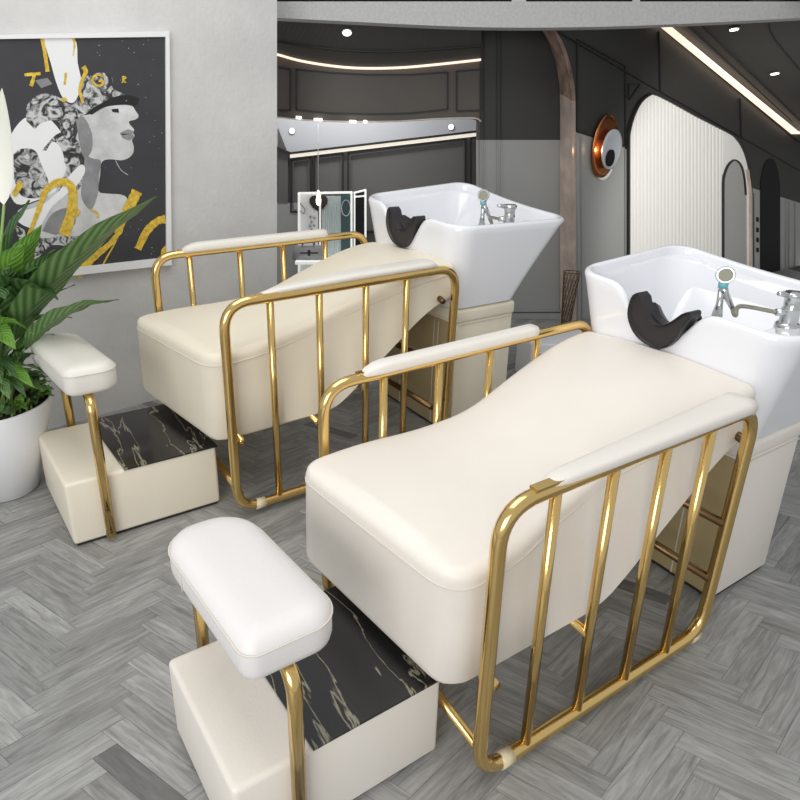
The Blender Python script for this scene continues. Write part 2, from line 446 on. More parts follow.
# back wall pier to the right of the opening
bm = bmesh.new()
slab(bm, W2, [(480, 20), (566, 20), (566, 140), (480, 140)], .14)
slab(bm, W2, [(480, 140), (566, 140), (566, 330), (480, 330)], .14, 0, 1)
struct('wall_pier', bm, [M['dark'], M['grey']])
bm = bmesh.new()
for x in (480.5, 484.5, 497.5, 501.5):
    bar(bm, W2, (x, 24), (x, 139.5), 1.1, .015, .01, 0); bar(bm, W2, (x, 140.5), (x, 322), 1.1, .015, .01, 1)
struct('trim_10', bm, [M['mould_dark'], M['mouldl']])
bm = bmesh.new()
slab(bm, W2, [(480, 313), (561, 313), (561, 319), (480, 319)], .02, .02)
slab(bm, W2, [(480, 310.5), (561, 310.5), (561, 311.8), (480, 311.8)], .03, .03)
struct('baseboard_back', bm, M['mouldl'])

# copper arch jamb between the two walls
JL = bez([(533, 20), (540, 28), (548, 41), (554, 58), (558.5, 78), (560, 100), (560, 140), (560, 220), (560.5, 322)], 4)
JR = bez([(547, 20), (553, 30), (560, 44), (566, 62), (570.5, 84), (572, 108), (572, 150), (572.5, 230), (573, 322)], 4)
JP = vplane(V((0, 4.22, 0)), 0)
bm = bmesh.new()
A = [on_plane(u, v, JP, -.06) for u, v in JL]; B = [on_plane(u, v, W4, .015) for u, v in JR]
mid1 = [a*.5+b*.5+V((0, .0, 0)) for a, b in zip(A, B)]
ra = [[bm.verts.new(p) for p in row] for row in (A, mid1, B, [q+V((.09, .10, 0)) for q in B], [q+V((.06, .08, 0)) for q in A])]
for i in range(len(ra)):
    r0, r1 = ra[i], ra[(i+1) % len(ra)]
    for k in range(len(r0)-1):
        f_ = bm.faces.new((r0[k], r0[k+1], r1[k+1], r1[k])); f_.material_index = 1 if JL[k][1] < 92 else 0
struct('trim_11', bm, [M['copperwall'], M['stone']])

# right wall
jr = [(p[0]-.5, p[1]) for p in JR]
spl = lambda x: 131+(x-572)*.316
led = lambda x: 25+(x-661)*.81
bm = bmesh.new()
upper = [p for p in jr if p[1] < 129]+[(571.5, spl(571.5)), (810, spl(810)), (810, led(796)+2), (795, led(795)), (657, 21.8), (640, 14), (547, 14)]
BK = V((.10, .11, 0)); slab(bm, W4, upper, .12, back=BK)
lower = [(571.5, spl(571.5))]+[p for p in jr if p[1] > 133]+[(573, 336), (810, 336), (810, spl(810))]
slab(bm, W4, lower, .12, 0, 1, back=BK)
struct('wall_right', bm, [M['dark'], M['grey']])
bm = bmesh.new()
slab(bm, W4, [(660.5, 23), (667, 23), (798, 131.5), (812, 131.5), (812, 134), (795, 134)], .03, .05)
o = link('ceiling_edge_light_strip', bm, M['led'], None, False); tag(o, 'straight warm light strip running down along the edge of the dark ceiling on the right', 'light strip')
bm = bmesh.new()
cp = [(667, 21), (700, 47.6), (730, 71.8), (760, 96), (795, 124)]
E1 = [on_plane(u, v+4, W4, .02) for u, v in [(650, 14)]+cp+[(812, 139)]]
E2 = [p+W4[1]*3.0-V((.0, .0, 0)) for p in E1]
loft(bm, [E1, E2, [p+V((0, 0, .05)) for p in E2], [p+V((0, 0, .05)) for p in E1]], False, False, closed=False)
struct('ceiling_right', bm, M['ceil'])
def on_ceil(u, v, off=0.0):
    a, b = E1[1], E1[5]; n = (b-a).cross(W4[1]).normalized()
    if n.z > 0: n = -n
    d = ray(u, v); P = a+n*off
    return EYE+d*((P-EYE).dot(n)/d.dot(n)), n
bm = bmesh.new()
for line in ([(698, 22), (800, 121)], [(768, 19), (769.5, 30), (775, 40), (800, 70)], [(683, 22), (792, 122)]):
    for a, b in zip(line[:-1], line[1:]):
        pa, pb = on_ceil(*a, .004)[0], on_ceil(*b, .004)[0]; tube(bm, [pa, pb], .003, 5)
struct('trim_12', bm, M['mould_dark'])
Q = on_plane(812, 300, W4); Q.z = 0
bm = bmesh.new()
q_ = [Q-W4[1]*.1, Q+W4[1]*4.2]
vs_ = [bm.verts.new(p+V((x_, x_*.6, z_))) for x_ in (0, .12) for p in q_ for z_ in (0, 3.2)]
for f_ in ((0, 1, 3, 2), (4, 6, 7, 5), (0, 4, 5, 1), (2, 3, 7, 6), (1, 5, 7, 3), (0, 2, 6, 4)): bm.faces.new([vs_[i] for i in f_])
struct('wall_end', bm, M['grey'])
# wall mouldings on the right wall
bm = bmesh.new()
frame_px(bm, W4, [(578, 39), (578, spl(578)-2), (626, spl(626)-2), (626, 66)], 1.0, .015, .01, 0)
bar(bm, W4, (578, spl(578)+2), (579, 322), 1.2, .02, .012, 1); bar(bm, W4, (582, spl(582)+2), (583, 322), .8, .02, .012, 1)
bar(bm, W4, (555, 29), (651, 86), 1.0, .02, .012, 0); path_bar(bm, W4, [(629, 98), (630, 84), (641, 84), (630, 100)], .9, .02, .012, 0)
bar(bm, W4, (660, 31), (661, 92), 1.2, .02, .012, 0); bar(bm, W4, (741, 98), (742, 138), 1.0, .02, .012, 0)
bar(bm, W4, (651, 86), (800, 170), .9, .02, .012, 0); bar(bm, W4, (669, 32), (800, 142), .8, .02, .012, 0)
for x in (787, 790, 796): bar(bm, W4, (x, spl(x)+1), (x, 300), 1.0, .02, .012, 1)
bar(bm, W4, (626, spl(626)+1), (626, 300), 1.0, .02, .012, 1)
struct('trim_13', bm, [M['mould_dark'], M['mouldl']])
# fluted white panel: every flute is a ridge of the same panel
OUT = bez([(630, 152), (630.5, 135), (635, 117), (642, 103), (650, 96), (657, 95), (672, 102), (700, 117.5), (728, 132), (738, 139), (746, 152), (751, 170), (752.5, 190)], 6)
def outy(x):
    for a, b in zip(OUT[:-1], OUT[1:]):
        if a[0] <= x <= b[0]: return a[1]+(b[1]-a[1])*(x-a[0])/max(1e-6, b[0]-a[0])
    return OUT[0][1] if x < OUT[0][0] else OUT[-1][1]
bm = bmesh.new()
cols = []
NF = 26
for i in range(NF*6+1):
    x = 630.2+(723-630.2)*i/(NF*6); ph = (i % 6)/6
    h = .010+.006*abs(math.sin(math.pi*ph))**.6
    cols.append([on_plane(x, outy(x), W4, h), on_plane(x, 336, W4, h)])
R = [[bm.verts.new(p) for p in c] for c in cols]
for a, b in zip(R[:-1], R[1:]): bm.faces.new((a[0], a[1], b[1], b[0]))
rt = [(723, 336)]+[(x, outy(x)) for x in [723+(752.5-723)*i/16 for i in range(17)]]+[(753, 336)]
slab(bm, W4, rt, .014, .016)
struct('trim_14', bm, M['flute'])
bm = bmesh.new()
ring = [(p[0]-.6, p[1]-.6) for p in OUT]
path_bar(bm, W4, [(629.2, 330)]+ring+[(753.6, 330)], 1.4, .035, .03, 0)
struct('trim_15', bm, M['mould_dark'])
bm = bmesh.new()
path_bar(bm, W4, [(752, 330), (751.6, 195), (748.5, 170)], 1.6, .03, .034, 0)
struct('trim_16', bm, M['copperwall'])
bm = bmesh.new()
NI = bez([(724, 190), (724.5, 178), (728, 167), (733, 161), (737, 160.5), (742, 166), (745, 178), (746.5, 195)], 5)
slab(bm, W4, [(724, 336)]+NI+[(747, 336)], .004, .0205)
path_bar(bm, W4, [(724, 330)]+NI, 1.2, .02, .03, 1)
struct('window_1', bm, [M['niche'], M['mould_dark']])
# dark arched doorway, white reveal strip with four small black marks
bm = bmesh.new()
DO = bez([(760.5, 195), (761, 180), (764, 166), (769, 159), (774, 160), (778, 170), (780, 185), (780.3, 200)], 5)
slab(bm, W4, [(760.5, 336)]+DO+[(780.5, 336)], .004, .006)
struct('door_1', bm, M['black'])
bm = bmesh.new(); slab(bm, W4, [(755, 193), (759.5, 194.5), (759.5, 336), (755, 336)], .01, .02)
o = thing('wall_sign', 'narrow white vertical sign strip with four small black marks beside the dark arched doorway', 'sign', on_plane(757, 300, W4))
o.location = (0, 0, 0)
link('sign_strip', bm, M['mouldl'], o, False)
bm = bmesh.new()
bm.free()
for y in (219.5, 230, 240, 250):
    bm = bmesh.new(); slab(bm, W4, [(756.6, y-2.5), (759, y-2), (759, y+2.5), (756.6, y+2)], .004, .024); link('sign_mark', bm, M['black'], o, False)

# wall lamp: copper dish, grey disc, dark bead
def disc(bm, cpt, n, rx, rz, t, seg=40, dome=0.0):
    u = V((n.y, -n.x, 0)).normalized() if abs(n.z) < .9 else V((1, 0, 0)); w = n.cross(u).normalized()
    rings = []
    for (k, d) in ((.001, t+dome), (.5, t+dome*.75), (.85, t+dome*.25), (1.0, t), (1.0, 0), (.001, 0)):
        rings.append([cpt+n*d+u*math.cos(a)*rx*k+w*math.sin(a)*rz*k for a in [2*math.pi*i/seg for i in range(seg)]])
    loft(bm, rings)
wl = thing('wall_lamp', 'round copper wall lamp with pale disc and black bead, left of the fluted panel', 'wall lamp')
c0 = on_plane(603.5, 147, W4); n4 = W4[1]
pxm = F_PX/(c0.y*math.cos(PITCH)-(c0.z-CH)*math.sin(PITCH))
bm = bmesh.new(); disc(bm, on_plane(603.5, 146.5, W4, .012), n4, 19/pxm, 30/pxm, .018); link('backplate', bm, M['copper'], wl)
bm = bmesh.new(); disc(bm, on_plane(611, 149.5, W4, .06), n4, 15/pxm, 19/pxm, .012); link('front_disc', bm, M['frieze'], wl)
bm = bmesh.new(); disc(bm, on_plane(609.5, 158, W4, .078), n4, 6/pxm, 8/pxm, .012); link('bead', bm, M['black'], wl)
bm = bmesh.new(); tube(bm, [on_plane(606, 149, W4, .01), on_plane(611, 150, W4, .065)], .01, 8); link('stem', bm, M['copper'], wl)
bm = bmesh.new(); disc(bm, on_plane(604, 166, W4, .002), n4, 14/pxm, 14/pxm, .006); link('glow_disc', bm, M['flute'], wl)  # lamp glow on the wall, painted as a pale disc

# downlights
def downlight(u, v, pos, n, r, label, group):
    t = thing('ceiling_downlight', label, 'ceiling light', pos, 0, group)
    b1 = bmesh.new(); disc(b1, V((0, 0, 0)), n, r*1.25, r*1.25, .006, 24); link('ring', b1, M['lampring'], t)
    b2 = bmesh.new(); disc(b2, n*.004, n, r, r, .006, 24); link('lens', b2, M['lamp'], t)
    return t
G = 'round ceiling downlights'
nn = V((0, 0, -1))
def ceil_left(u, v):
    for i in range(len(top)-1): pass
    # intersect with the ruled left ceiling near that column
    pa = on_plane(u, 66, W2); pb = on_plane(u, 12, vplane(V((0, 3.86, 0)), 0)); n = (pb-pa).cross(V((1, 0, 0))).normalized()
    if n.z > 0: n = -n
    d = ray(u, v); return EYE+d*((pa-EYE).dot(n)/d.dot(n))+n*.006, n
p, n = ceil_left(347, 31); downlight(0, 0, p, n, .026, 'round white downlight in the dark ceiling above the curved light strip', G)
for (u, v, lb) in ((734.5, 28.5, 'round white downlight in the dark right ceiling, the upper one near the beam'), (775, 73, 'round white downlight in the dark right ceiling, the lower one further back')):
    p, n = on_ceil(u, v, .006); downlight(0, 0, p, n, .026, lb, G)
for (u, v, lb) in ((292, 131, 'small downlight in the pale frieze at its left end above the pendant lamp'), (451, 127, 'small downlight in the pale frieze at its right end above the white basin')):
    downlight(0, 0, on_plane(u, v, W2B, .004), V((0, -1, 0)), .02, lb, G)
for (x0, x1, y, lb) in ((296, 301, 117.5, 'small square white light on the curved edge, leftmost of the four'), (314, 322, 119.5, 'wide double white light on the curved edge above the pendant lamp'), (349.5, 356, 121.5, 'pair of small white lights on the curved edge above the white display frame'), (363.5, 367, 121.5, 'smallest white light on the curved edge, rightmost of the four')):
    bm = bmesh.new(); slab(bm, W2, [(x0, y-1.4), (x1, y-1.2), (x1, y+1.4), (x0, y+1.2)], .02, .05)
    tag(link('spotlight', bm, M['lamp'], None, False), lb, 'spotlight', 'small lights along the curved edge')

# ------------------------------------------------------------------ display frame, pendant lamp, handbag
DP = vplane(V((0, 4.75, 0)), 0)
dc = thing('display_cabinet', 'white framed display cabinet with black heart and striped curtain behind the left bed', 'display cabinet')
BOT = 372
bm = bmesh.new(); slab(bm, DP, [(299, 194), (318, 194), (318, BOT), (299, BOT)], .02, -.01)
link('printed_panel', bm, M['paper'], dc, False)
bm = bmesh.new()
cols = []
for i in range(61):
    x = 322+(341-322)*i/60; h = .012*math.sin(i*1.05)
    cols.append([bm.verts.new(on_plane(x, 196, DP, h-.02)), bm.verts.new(on_plane(x, BOT, DP, h-.02))])
for a, b in zip(cols[:-1], cols[1:]): bm.faces.new((a[0], a[1], b[1], b[0]))
link('curtain', bm, M['curtain'], dc)
bm = bmesh.new(); slab(bm, DP, [(341, 194), (351, 194), (351, BOT), (341, BOT)], .02, -.01); link('teal_panel', bm, M['tealpanel'], dc, False)
bm = bmesh.new(); slab(bm, DP, [(354, 194), (364, 192), (364, BOT), (354, BOT)], .02, -.01); link('dark_panel', bm, M['black'], dc, False)
bm = bmesh.new()
for a, b, w in (((298.8, 193), (298.8, BOT), 2.0), ((351.5, 192), (351.5, BOT), 2.0), ((298, 193.5), (352, 192.5), 2.0), ((320, 194), (320, BOT), 1.6),
                ((354.5, 192), (354.5, BOT), 1.6), ((365.5, 190), (365.5, BOT), 2.0), ((354, 193), (366, 190), 1.6), ((354, 197), (366, 196), 1.4)):
    bar(bm, DP, a, b, w, .03, .03)
link('white_frame', bm, M['whitemetal'], dc, False)
bm = bmesh.new()
heart = [(318.5, 211.5), (313, 208), (309.5, 203), (309.5, 198.5), (312, 196), (315, 195.5), (318.5, 197.5), (322, 195.5), (325.5, 196), (327.5, 199), (327, 204), (323.5, 208.5)]
slab(bm, DP, heart, .01, .012); link('heart_cutout', bm, M['printblack'], dc, False)
bm = bmesh.new()
pts = [(346+5*math.cos(a)*.9, 208+8*math.sin(a)) for a in [2*math.pi*i/20 for i in range(21)]]
path_bar(bm, DP, pts, .8, .008, .012); link('ring_ornament', bm, M['frieze'], dc, False)
for (x, y) in ((310, 217), (314, 218), (311, 222), (309.5, 226), (313.5, 225.5), (311, 229.5)):
    bm = bmesh.new(); bar(bm, DP, (x, y-1.5), (x+.6, y+1.6), .9, .004, .004); bar(bm, DP, (x-1, y), (x+2.2, y-.2), .8, .004, .0045); link('printed_character', bm, M['printshade'], dc, False)
bm = bmesh.new(); path_bar(bm, DP, [(300, 203), (305, 209), (304, 214), (300, 211)], .8, .004, .004)
link('printed_curve', bm, M['printshade'], dc, False)
bm = bmesh.new(); slab(bm, DP, [(295, 262), (352, 262), (352, 264.5), (295, 264.5)], .22, .2); link('shelf', bm, M['whitemetal'], dc, False)

PP = vplane(V((0, 4.6, 0)), 0)
pl = thing('pendant_lamp', 'small bare bulb pendant lamp on a thin white cord before the display cabinet', 'pendant lamp')
bm = bmesh.new(); tube(bm, [on_plane(318, 124, PP), on_plane(318.3, 191, PP)], .0035, 6); link('cord', bm, M['cable'], pl)
pt_ = on_plane(318.3, 190, PP)
bm = bmesh.new(); lathe(bm, [(.006, .0), (.012, -.012), (.03, -.028), (.028, -.031), (.004, -.02)], pt_, 16); link('socket', bm, M['whitemetal'], pl)
bm = bmesh.new(); lathe(bm, [(.009, -.03), (.012, -.045), (.02, -.07), (.019, -.095), (.012, -.112), (.002, -.118)], pt_, 16); link('bulb', bm, M['bulb'], pl)

hb = thing('handbag', 'small grey handbag with two handles on the shelf of the display cabinet', 'handbag')
HP = vplane(V((0, 4.62, 0)), 0)
q = [on_plane(u, v, HP) for u, v in ((294, 246.5), (323, 246.5), (325, 260), (292, 260))]
bm = bmesh.new()
vs = [bm.verts.new(p) for p in q]+[bm.verts.new(p+V((0, .08, 0))) for p in q]
for f_ in ((0, 1, 2, 3), (7, 6, 5, 4), (0, 4, 5, 1), (1, 5, 6, 2), (2, 6, 7, 3), (3, 7, 4, 0)): bm.faces.new([vs[i] for i in f_])
bmesh.ops.bevel(bm, geom=list(bm.edges), offset=.008, segments=3, affect='EDGES')
link('bag_body', bm, M['bag'], hb)
for dy in (0, .08):
    bm = bmesh.new(); tube(bm, [on_plane(u, v, HP)+V((0, dy, 0)) for u, v in bez([(302, 247), (303, 242), (308, 240), (313, 242), (314, 247)], 4)], .005, 6); link('handle', bm, M['greydeep'], hb)
bm = bmesh.new(); bar(bm, HP, (300, 253), (318, 253), 1.2, .006, .006); bar(bm, HP, (309, 250), (309, 256), 2.5, .006, .009); link('clasp', bm, M['mould_dark'], hb, False)

# wire basket in the arch
wb = thing('wire_basket', 'brown wire basket standing on the floor in front of the copper arch jamb', 'basket')
BP = vplane(V((0, 4.02, 0)), 0)
c = on_plane(566.5, 318, BP); zt = on_plane(566.5, 272, BP).z
bm = bmesh.new(); zb = .005; R0, R1 = .03, .055
for k in range(14):
    for sgn in (1, -1):
        tube(bm, [V((c.x+(R0+(R1-R0)*t)*math.cos(2*math.pi*k/14+sgn*t*1.6), c.y+(R0+(R1-R0)*t)*math.sin(2*math.pi*k/14+sgn*t*1.6), zb+(zt-zb)*t)) for t in [i/8 for i in range(9)]], .0018, 4)
link('wires', bm, M['gold_dark'], wb)
for nm, r_, z_ in (('rim', R1, zt), ('base_ring', R0, zb)):
    bm = bmesh.new(); tube(bm, [V((c.x+r_*math.cos(a), c.y+r_*math.sin(a), z_)) for a in [2*math.pi*i/20 for i in range(20)]], .003, 6, closed=True); link(nm, bm, M['gold_dark'], wb)

# ------------------------------------------------------------------ poster
def cpx(p): return (p[0]*.35, p[1]*.35)
po = thing('framed_poster', 'large framed poster of a woman in profile with gold brush strokes on the plaster wall', 'poster')
bm = bmesh.new()
outer = [(-70, 101), (484, 88), (491, 757), (-70, 818)]; inner = [(-60, 112), (474, 105), (476, 736), (-60, 795)]
slab(bm, W1, [cpx(p) for p in outer], .02, .024); link('backing_board', bm, M['paper'], po, False)
bm = bmesh.new()
for i in range(4):
    a, b, c_, d = outer[i], outer[(i+1) % 4], inner[(i+1) % 4], inner[i]
    slab(bm, W1, [cpx(p) for p in (a, b, c_, d)], .016, .036)
link('frame', bm, M['paper'], po, False)
bm = bmesh.new()
layers = []
def art(poly, m): layers.append((poly, m))
ms = ['printdark', 'printskin', 'printshade', 'printwhite', 'printblack', 'printhair', 'foil']
art([(-60, 112), (474, 105), (476, 736), (-60, 795)], 0)
art(bez([(235, 330), (262, 325), (300, 306), (345, 300), (376, 302), (386, 315), (396, 331), (388, 341), (370, 346), (370, 354), (383, 370), (379, 379), (385, 389), (377, 400), (382, 418), (380, 438), (366, 452), (345, 458), (315, 455), (291, 463), (286, 500), (281, 545), (305, 553), (345, 556), (364, 568), (360, 600), (340, 645), (300, 668), (230, 674), (120, 682), (96, 662), (50, 612), (70, 590), (130, 560), (190, 470), (215, 400)], 3), 1)
art(bez([(20, 475), (18, 420), (40, 370), (75, 335), (130, 330), (190, 400), (215, 470), (160, 545), (60, 585), (30, 560)], 4), 3)
art(bez([(38, 440), (62, 425), (100, 430), (118, 470), (140, 530), (110, 565), (60, 558), (40, 510)], 4), 5)
art(bez([(120, 430), (160, 385), (200, 380), (240, 440), (236, 520), (200, 560), (160, 545), (190, 480), (160, 430)], 4), 5)
art(bez([(242, 440), (262, 452), (288, 460), (283, 500), (278, 560), (258, 600), (232, 560), (238, 500)], 4), 2)
art(bez([(215, 330), (240, 335), (262, 380), (262, 430), (240, 450), (225, 400)], 4), 2)
art(bez([(120, 660), (150, 610), (200, 595), (215, 640), (160, 672)], 4), 2)
art(bez([(75, 345), (78, 300), (118, 268), (165, 276), (205, 300), (232, 262), (226, 232), (250, 215), (296, 208), (322, 225), (322, 252), (368, 278), (330, 290), (285, 300), (245, 325), (212, 350), (205, 400), (175, 380), (165, 345), (120, 350), (100, 370)], 4), 5)
art(bez([(128, 440), (150, 405), (175, 425), (184, 470), (172, 508), (145, 515), (128, 480)], 4), 3)
art(bez([(200, 500), (232, 470), (243, 490), (215, 535), (150, 590), (110, 650), (60, 640), (50, 610), (120, 585), (170, 545)], 4), 3)
art(bez([(248, 322), (285, 297), (345, 272), (395, 280), (386, 302), (345, 297), (300, 306), (262, 328)], 4), 4)
art([(343, 380), (366, 369), (384, 376), (377, 382), (385, 390), (370, 402), (350, 394)], 2)
art([(343, 382), (378, 382), (352, 386)], 4)
art([(318, 312), (338, 310), (340, 322), (322, 320)], 4)
art(bez([(122, 108), (210, 108), (222, 180), (232, 240), (212, 292), (182, 282), (162, 240), (145, 180)], 4), 3)
art([(100, 230), (135, 222), (150, 240), (118, 252)], 2)
art(bez([(40, 640), (120, 680), (190, 672), (260, 690), (230, 712), (150, 700), (100, 740), (60, 700)], 4), 5)
art(stroke([(330, 458), (345, 485), (366, 500)], 1.5), 1)
art(stroke([(120, 108), (128, 150), (136, 205)], (10, 12)), 6)
art(stroke([(210, 108), (213, 130), (209, 160)], (8, 3)), 6)
art(stroke([(70, 214), (92, 212), (116, 210)], 9), 6); art(stroke([(98, 212), (94, 230), (88, 246)], (9, 12)), 6)
art(stroke([(188, 208), (187, 225), (184, 242)], (8, 6)), 6)
art(stroke([(296, 220), (280, 213), (266, 222), (264, 236), (276, 244), (292, 242), (294, 232), (282, 231)], 7), 6)
art(stroke([(350, 218), (352, 228), (349, 237)], 5), 6); art(stroke([(351, 218), (360, 222), (353, 228), (360, 237)], 4), 6)
art(stroke([(238, 190), (245, 205), (236, 225), (228, 260), (238, 295)], (14, 7)), 6)
art(stroke([(176, 286), (183, 284), (188, 288)], 13), 6)
art(stroke([(80, 675), (95, 640), (110, 600), (128, 550), (150, 528), (180, 520), (203, 532), (208, 570), (200, 620), (182, 672)], (9, 32)), 6)
art(stroke([(392, 546), (385, 560), (365, 600), (345, 640), (336, 668)], (34, 22)), 6)
art(stroke([(340, 665), (310, 700), (262, 740), (218, 788)], (12, 26)), 6)
art(stroke([(338, 668), (325, 700), (300, 745), (286, 776)], (6, 5)), 6)
art(stroke([(473, 626), (450, 632), (420, 660), (394, 712)], (24, 20)), 6)
art(stroke([(476, 705), (466, 722), (476, 734)], 14), 6)
art(stroke([(60, 520), (50, 540), (38, 558)], (18, 14)), 6)
art(stroke([(215, 615), (226, 600)], 12), 6); art(stroke([(258, 598), (275, 606), (280, 620)], (4, 8)), 6)
random.seed(3)
for i in range(60):
    x, y = random.uniform(200, 470), random.uniform(110, 730)
    r_ = random.uniform(.6, 1.6); art([(x, y), (x+r_*2, y-r_), (x+r_*1.5, y+r_)], 3 if random.random() < .6 else 6)
for i, (poly, mi) in enumerate(layers):
    off = .0265+i*.00012
    vs = [bm.verts.new(on_plane(*cpx(p), W1, off)) for p in poly]
    try: f_ = bm.faces.new(vs); f_.material_index = mi
    except ValueError: pass
bm.normal_update(); bmesh.ops.triangulate(bm, faces=bm.faces)
me = bpy.data.meshes.new('artwork'); bm.normal_update()
for f_ in bm.faces:
    if f_.normal.dot(W1[1]) < 0: f_.normal_flip()
bm.to_mesh(me); bm.free()
for k in ms: me.materials.append(M[k])
o = bpy.data.objects.new('artwork', me); COL.objects.link(o); o.parent = po

# ------------------------------------------------------------------ plant
PX, PY = -1.375, 2.0
pt = thing('potted_plant', 'leafy green peace lily with white bloom in a tall white pot at the left edge', 'plant', (PX, PY, 0))
fp = vplane(V((0, PY, 0)), 0)
rt_ = on_plane(47, 401, fp); rb_ = on_plane(38, 497, fp)
ztop = rt_.z; Rt = rt_.x-PX; Rb = max(.09, rb_.x-PX)
bm = bmesh.new()
lathe(bm, [(Rb-.012, 0), (Rb, .006), (Rb+(Rt-Rb)*.5, ztop*.5), (Rt, ztop-.004), (Rt-.004, ztop), (Rt-.012, ztop-.002), (Rt-.015, ztop-.035), (Rt-.02, ztop-.036), (.002, ztop-.037)], (0, 0, 0), 48)
link('pot', bm, M['pot'], pt)
bm = bmesh.new(); lathe(bm, [(Rt-.017, ztop-.030), (Rt*.5, ztop-.016), (.002, ztop-.01)], (0, 0, 0), 24); link('soil', bm, M['soil'], pt)
def leaf(base, tip, blade, width, sag, m, twist=0.0, curl=.25, name='leaf'):
    """base -> tip curve; blade = share of the length that is blade"""
    base = V(base); tip = V(tip); L = (tip-base).length
    ctrl = base*.5+tip*.5+V((0, 0, sag*L)); ctrl.x = base.x+(tip.x-base.x)*.32; ctrl.y = base.y+(tip.y-base.y)*.32
    cur = lambda t: base*(1-t)**2+ctrl*2*t*(1-t)+tip*t*t
    s0 = 1-blade
    bm = bmesh.new()
    tube(bm, [cur(s0*i/8) for i in range(9)], [.005-.002*i/8 for i in range(9)], 6)
    for f_ in bm.faces: f_.material_index = 1
    uvl = bm.loops.layers.uv.verify()
    N = 16; rows = []
    side0 = None
    for i in range(N+1):
        u = i/N; t = s0+(1-s0)*u; p = cur(t); d = (cur(min(1, t+.01))-cur(t-.01)).normalized()
        side = d.cross(UP); side = side.normalized() if side.length > .05 else (side0 or V((1, 0, 0)))
        side0 = side
        nrm = side.cross(d).normalized()
        side2 = side*math.cos(twist)+nrm*math.sin(twist); nr2 = side2.cross(d).normalized()
        w = width*(math.sin(math.pi*min(1, u**.72))**.85 if 0 < u < 1 else 0.0)*.5 + .0006
        row = []
        for k in range(-4, 5):
            q = k/4
            row.append((bm.verts.new(p+side2*w*q+nr2*(abs(q)*w*curl+.004*math.sin(u*23+q*3)*abs(q))), (q, u)))
        rows.append(row)
    for a, b in zip(rows[:-1], rows[1:]):
        for k in range(8):
            f_ = bm.faces.new((a[k][0], a[k+1][0], b[k+1][0], b[k][0]))
            for lp, (vv, uv) in zip(f_.loops, (a[k], a[k+1], b[k+1], b[k])): lp[uvl].uv = uv
    return link(name, bm, [m, M['stem']], pt)
def rel(u, v, dy): 
    return on_plane(u, v, vplane(V((0, PY+dy, 0)), 0))-V((PX, PY, 0))
def base_():
    a = random.uniform(0, 6.28); r = random.uniform(.0, .07); return V((r*math.cos(a), r*math.sin(a), ztop-.04))
random.seed(11)
TG = [  # tip pixel, depth offset, blade share, width, sag, material, twist
    ((157, 197), -.12, .72, .135, .10, 'leaf', .35), ((119, 300), -.12, .62, .075, .26, 'leaf', .5),
    ((30, 200), .05, .62, .12, .15, 'leafd', -.5), ((58, 300), -.14, .62, .15, .62, 'leafd', .5),
    ((42, 225), .02, .55, .10, .10, 'leafb', .9), ((5, 300), -.16, .6, .14, .75, 'leafd', .2),
    ((-15, 200), .0, .6, .13, .15, 'leaf', .3), ((55, 380), -.12, .6, .06, .55, 'leaf', .5),
    ((50, 330), .1, .6, .07, .5, 'leafb', -.3), ((34, 335), -.13, .6, .07, .7, 'leafb', .7),
    ((16, 350), -.15, .6, .07, .8, 'leafb', -.5), ((-40, 280), -.1, .6, .13, .5, 'leaf', 0),
    ((-60, 190), .05, .5, .13, .3, 'leafd', 0), ((-80, 330), .0, .5, .12, .6, 'leaf', 0),
    ((72, 318), .02, .6, .075, .42, 'leaf', .4), ((24, 245), -.08, .62, .11, .22, 'leafb', 1.1),
    ((75, 285), .18, .55, .08, .25, 'leafd', .3), ((-8, 240), -.14, .6, .13, .3, 'leaf', -.6),
    ((48, 362), -.08, .7, .06, .65, 'leaf', .3), ((40, 300), .12, .6, .09, .35, 'leafd', -.2),
    ((14, 215), .14, .6, .11, .12, 'leafb', .3), ((-30, 370), -.2, .6, .09, .8, 'leafd', 0),
    ((18, 380), -.17, .6, .06, .8, 'leafd', .3), ((62, 345), .1, .6, .06, .55, 'leaf', .5),
    ((44, 392), -.10, .7, .055, .6, 'leaf', .2), ((26, 398), -.17, .7, .06, .8, 'leafd', .1), ((10, 400), -.18, .7, .06, .8, 'leaf', -.2),
    ((46, 378), .02, .7, .06, .6, 'leafd', .3), ((40, 372), .10, .7, .06, .5, 'leaf', .3), ((22, 365), .12, .7, .08, .4, 'leafd', .3),
    ((55, 250), -.04, .6, .10, .2, 'leaf', .4), ((10, 268), -.12, .62, .15, .3, 'leaf', .5), ((38, 268), -.10, .62, .12, .35, 'leafd', -.3),
    ((2, 385), -.17, .6, .06, .8, 'leaf', .3), ((34, 388), -.14, .6, .055, .7, 'leafb', -.3), ((0, 330), -.17, .6, .10, .9, 'leaf', .4)]
for (tp, dy, bl, w, sg, mk, tw) in TG:
    leaf(base_(), rel(tp[0], tp[1], dy), bl, w*1.15, sg, M[mk], tw)
for i in range(24):
    a = 6.28*i/24; r_ = random.uniform(.12, .24)
    leaf(base_(), V((r_*math.cos(a)-.06, r_*math.sin(a), ztop+random.uniform(.02, .26))), random.uniform(.5, .65), random.uniform(.05, .085), random.uniform(.25, .7), M[random.choice(['leaf', 'leafd', 'leafb'])], random.uniform(-.5, .5))
for i in range(56):
    a = 6.28*i/56+random.uniform(-.1, .1); rr0 = Rt-random.uniform(.04, .12); rr1 = Rt+random.uniform(-.03, .025)
    leaf(V((rr0*math.cos(a), rr0*math.sin(a), ztop-.02)), V((rr1*math.cos(a), rr1*math.sin(a), ztop+random.uniform(.01, .05))), .85, random.uniform(.05, .07), random.uniform(.35, .6), M[random.choice(['leaf', 'leafd', 'leafb'])], random.uniform(-.4, .4))
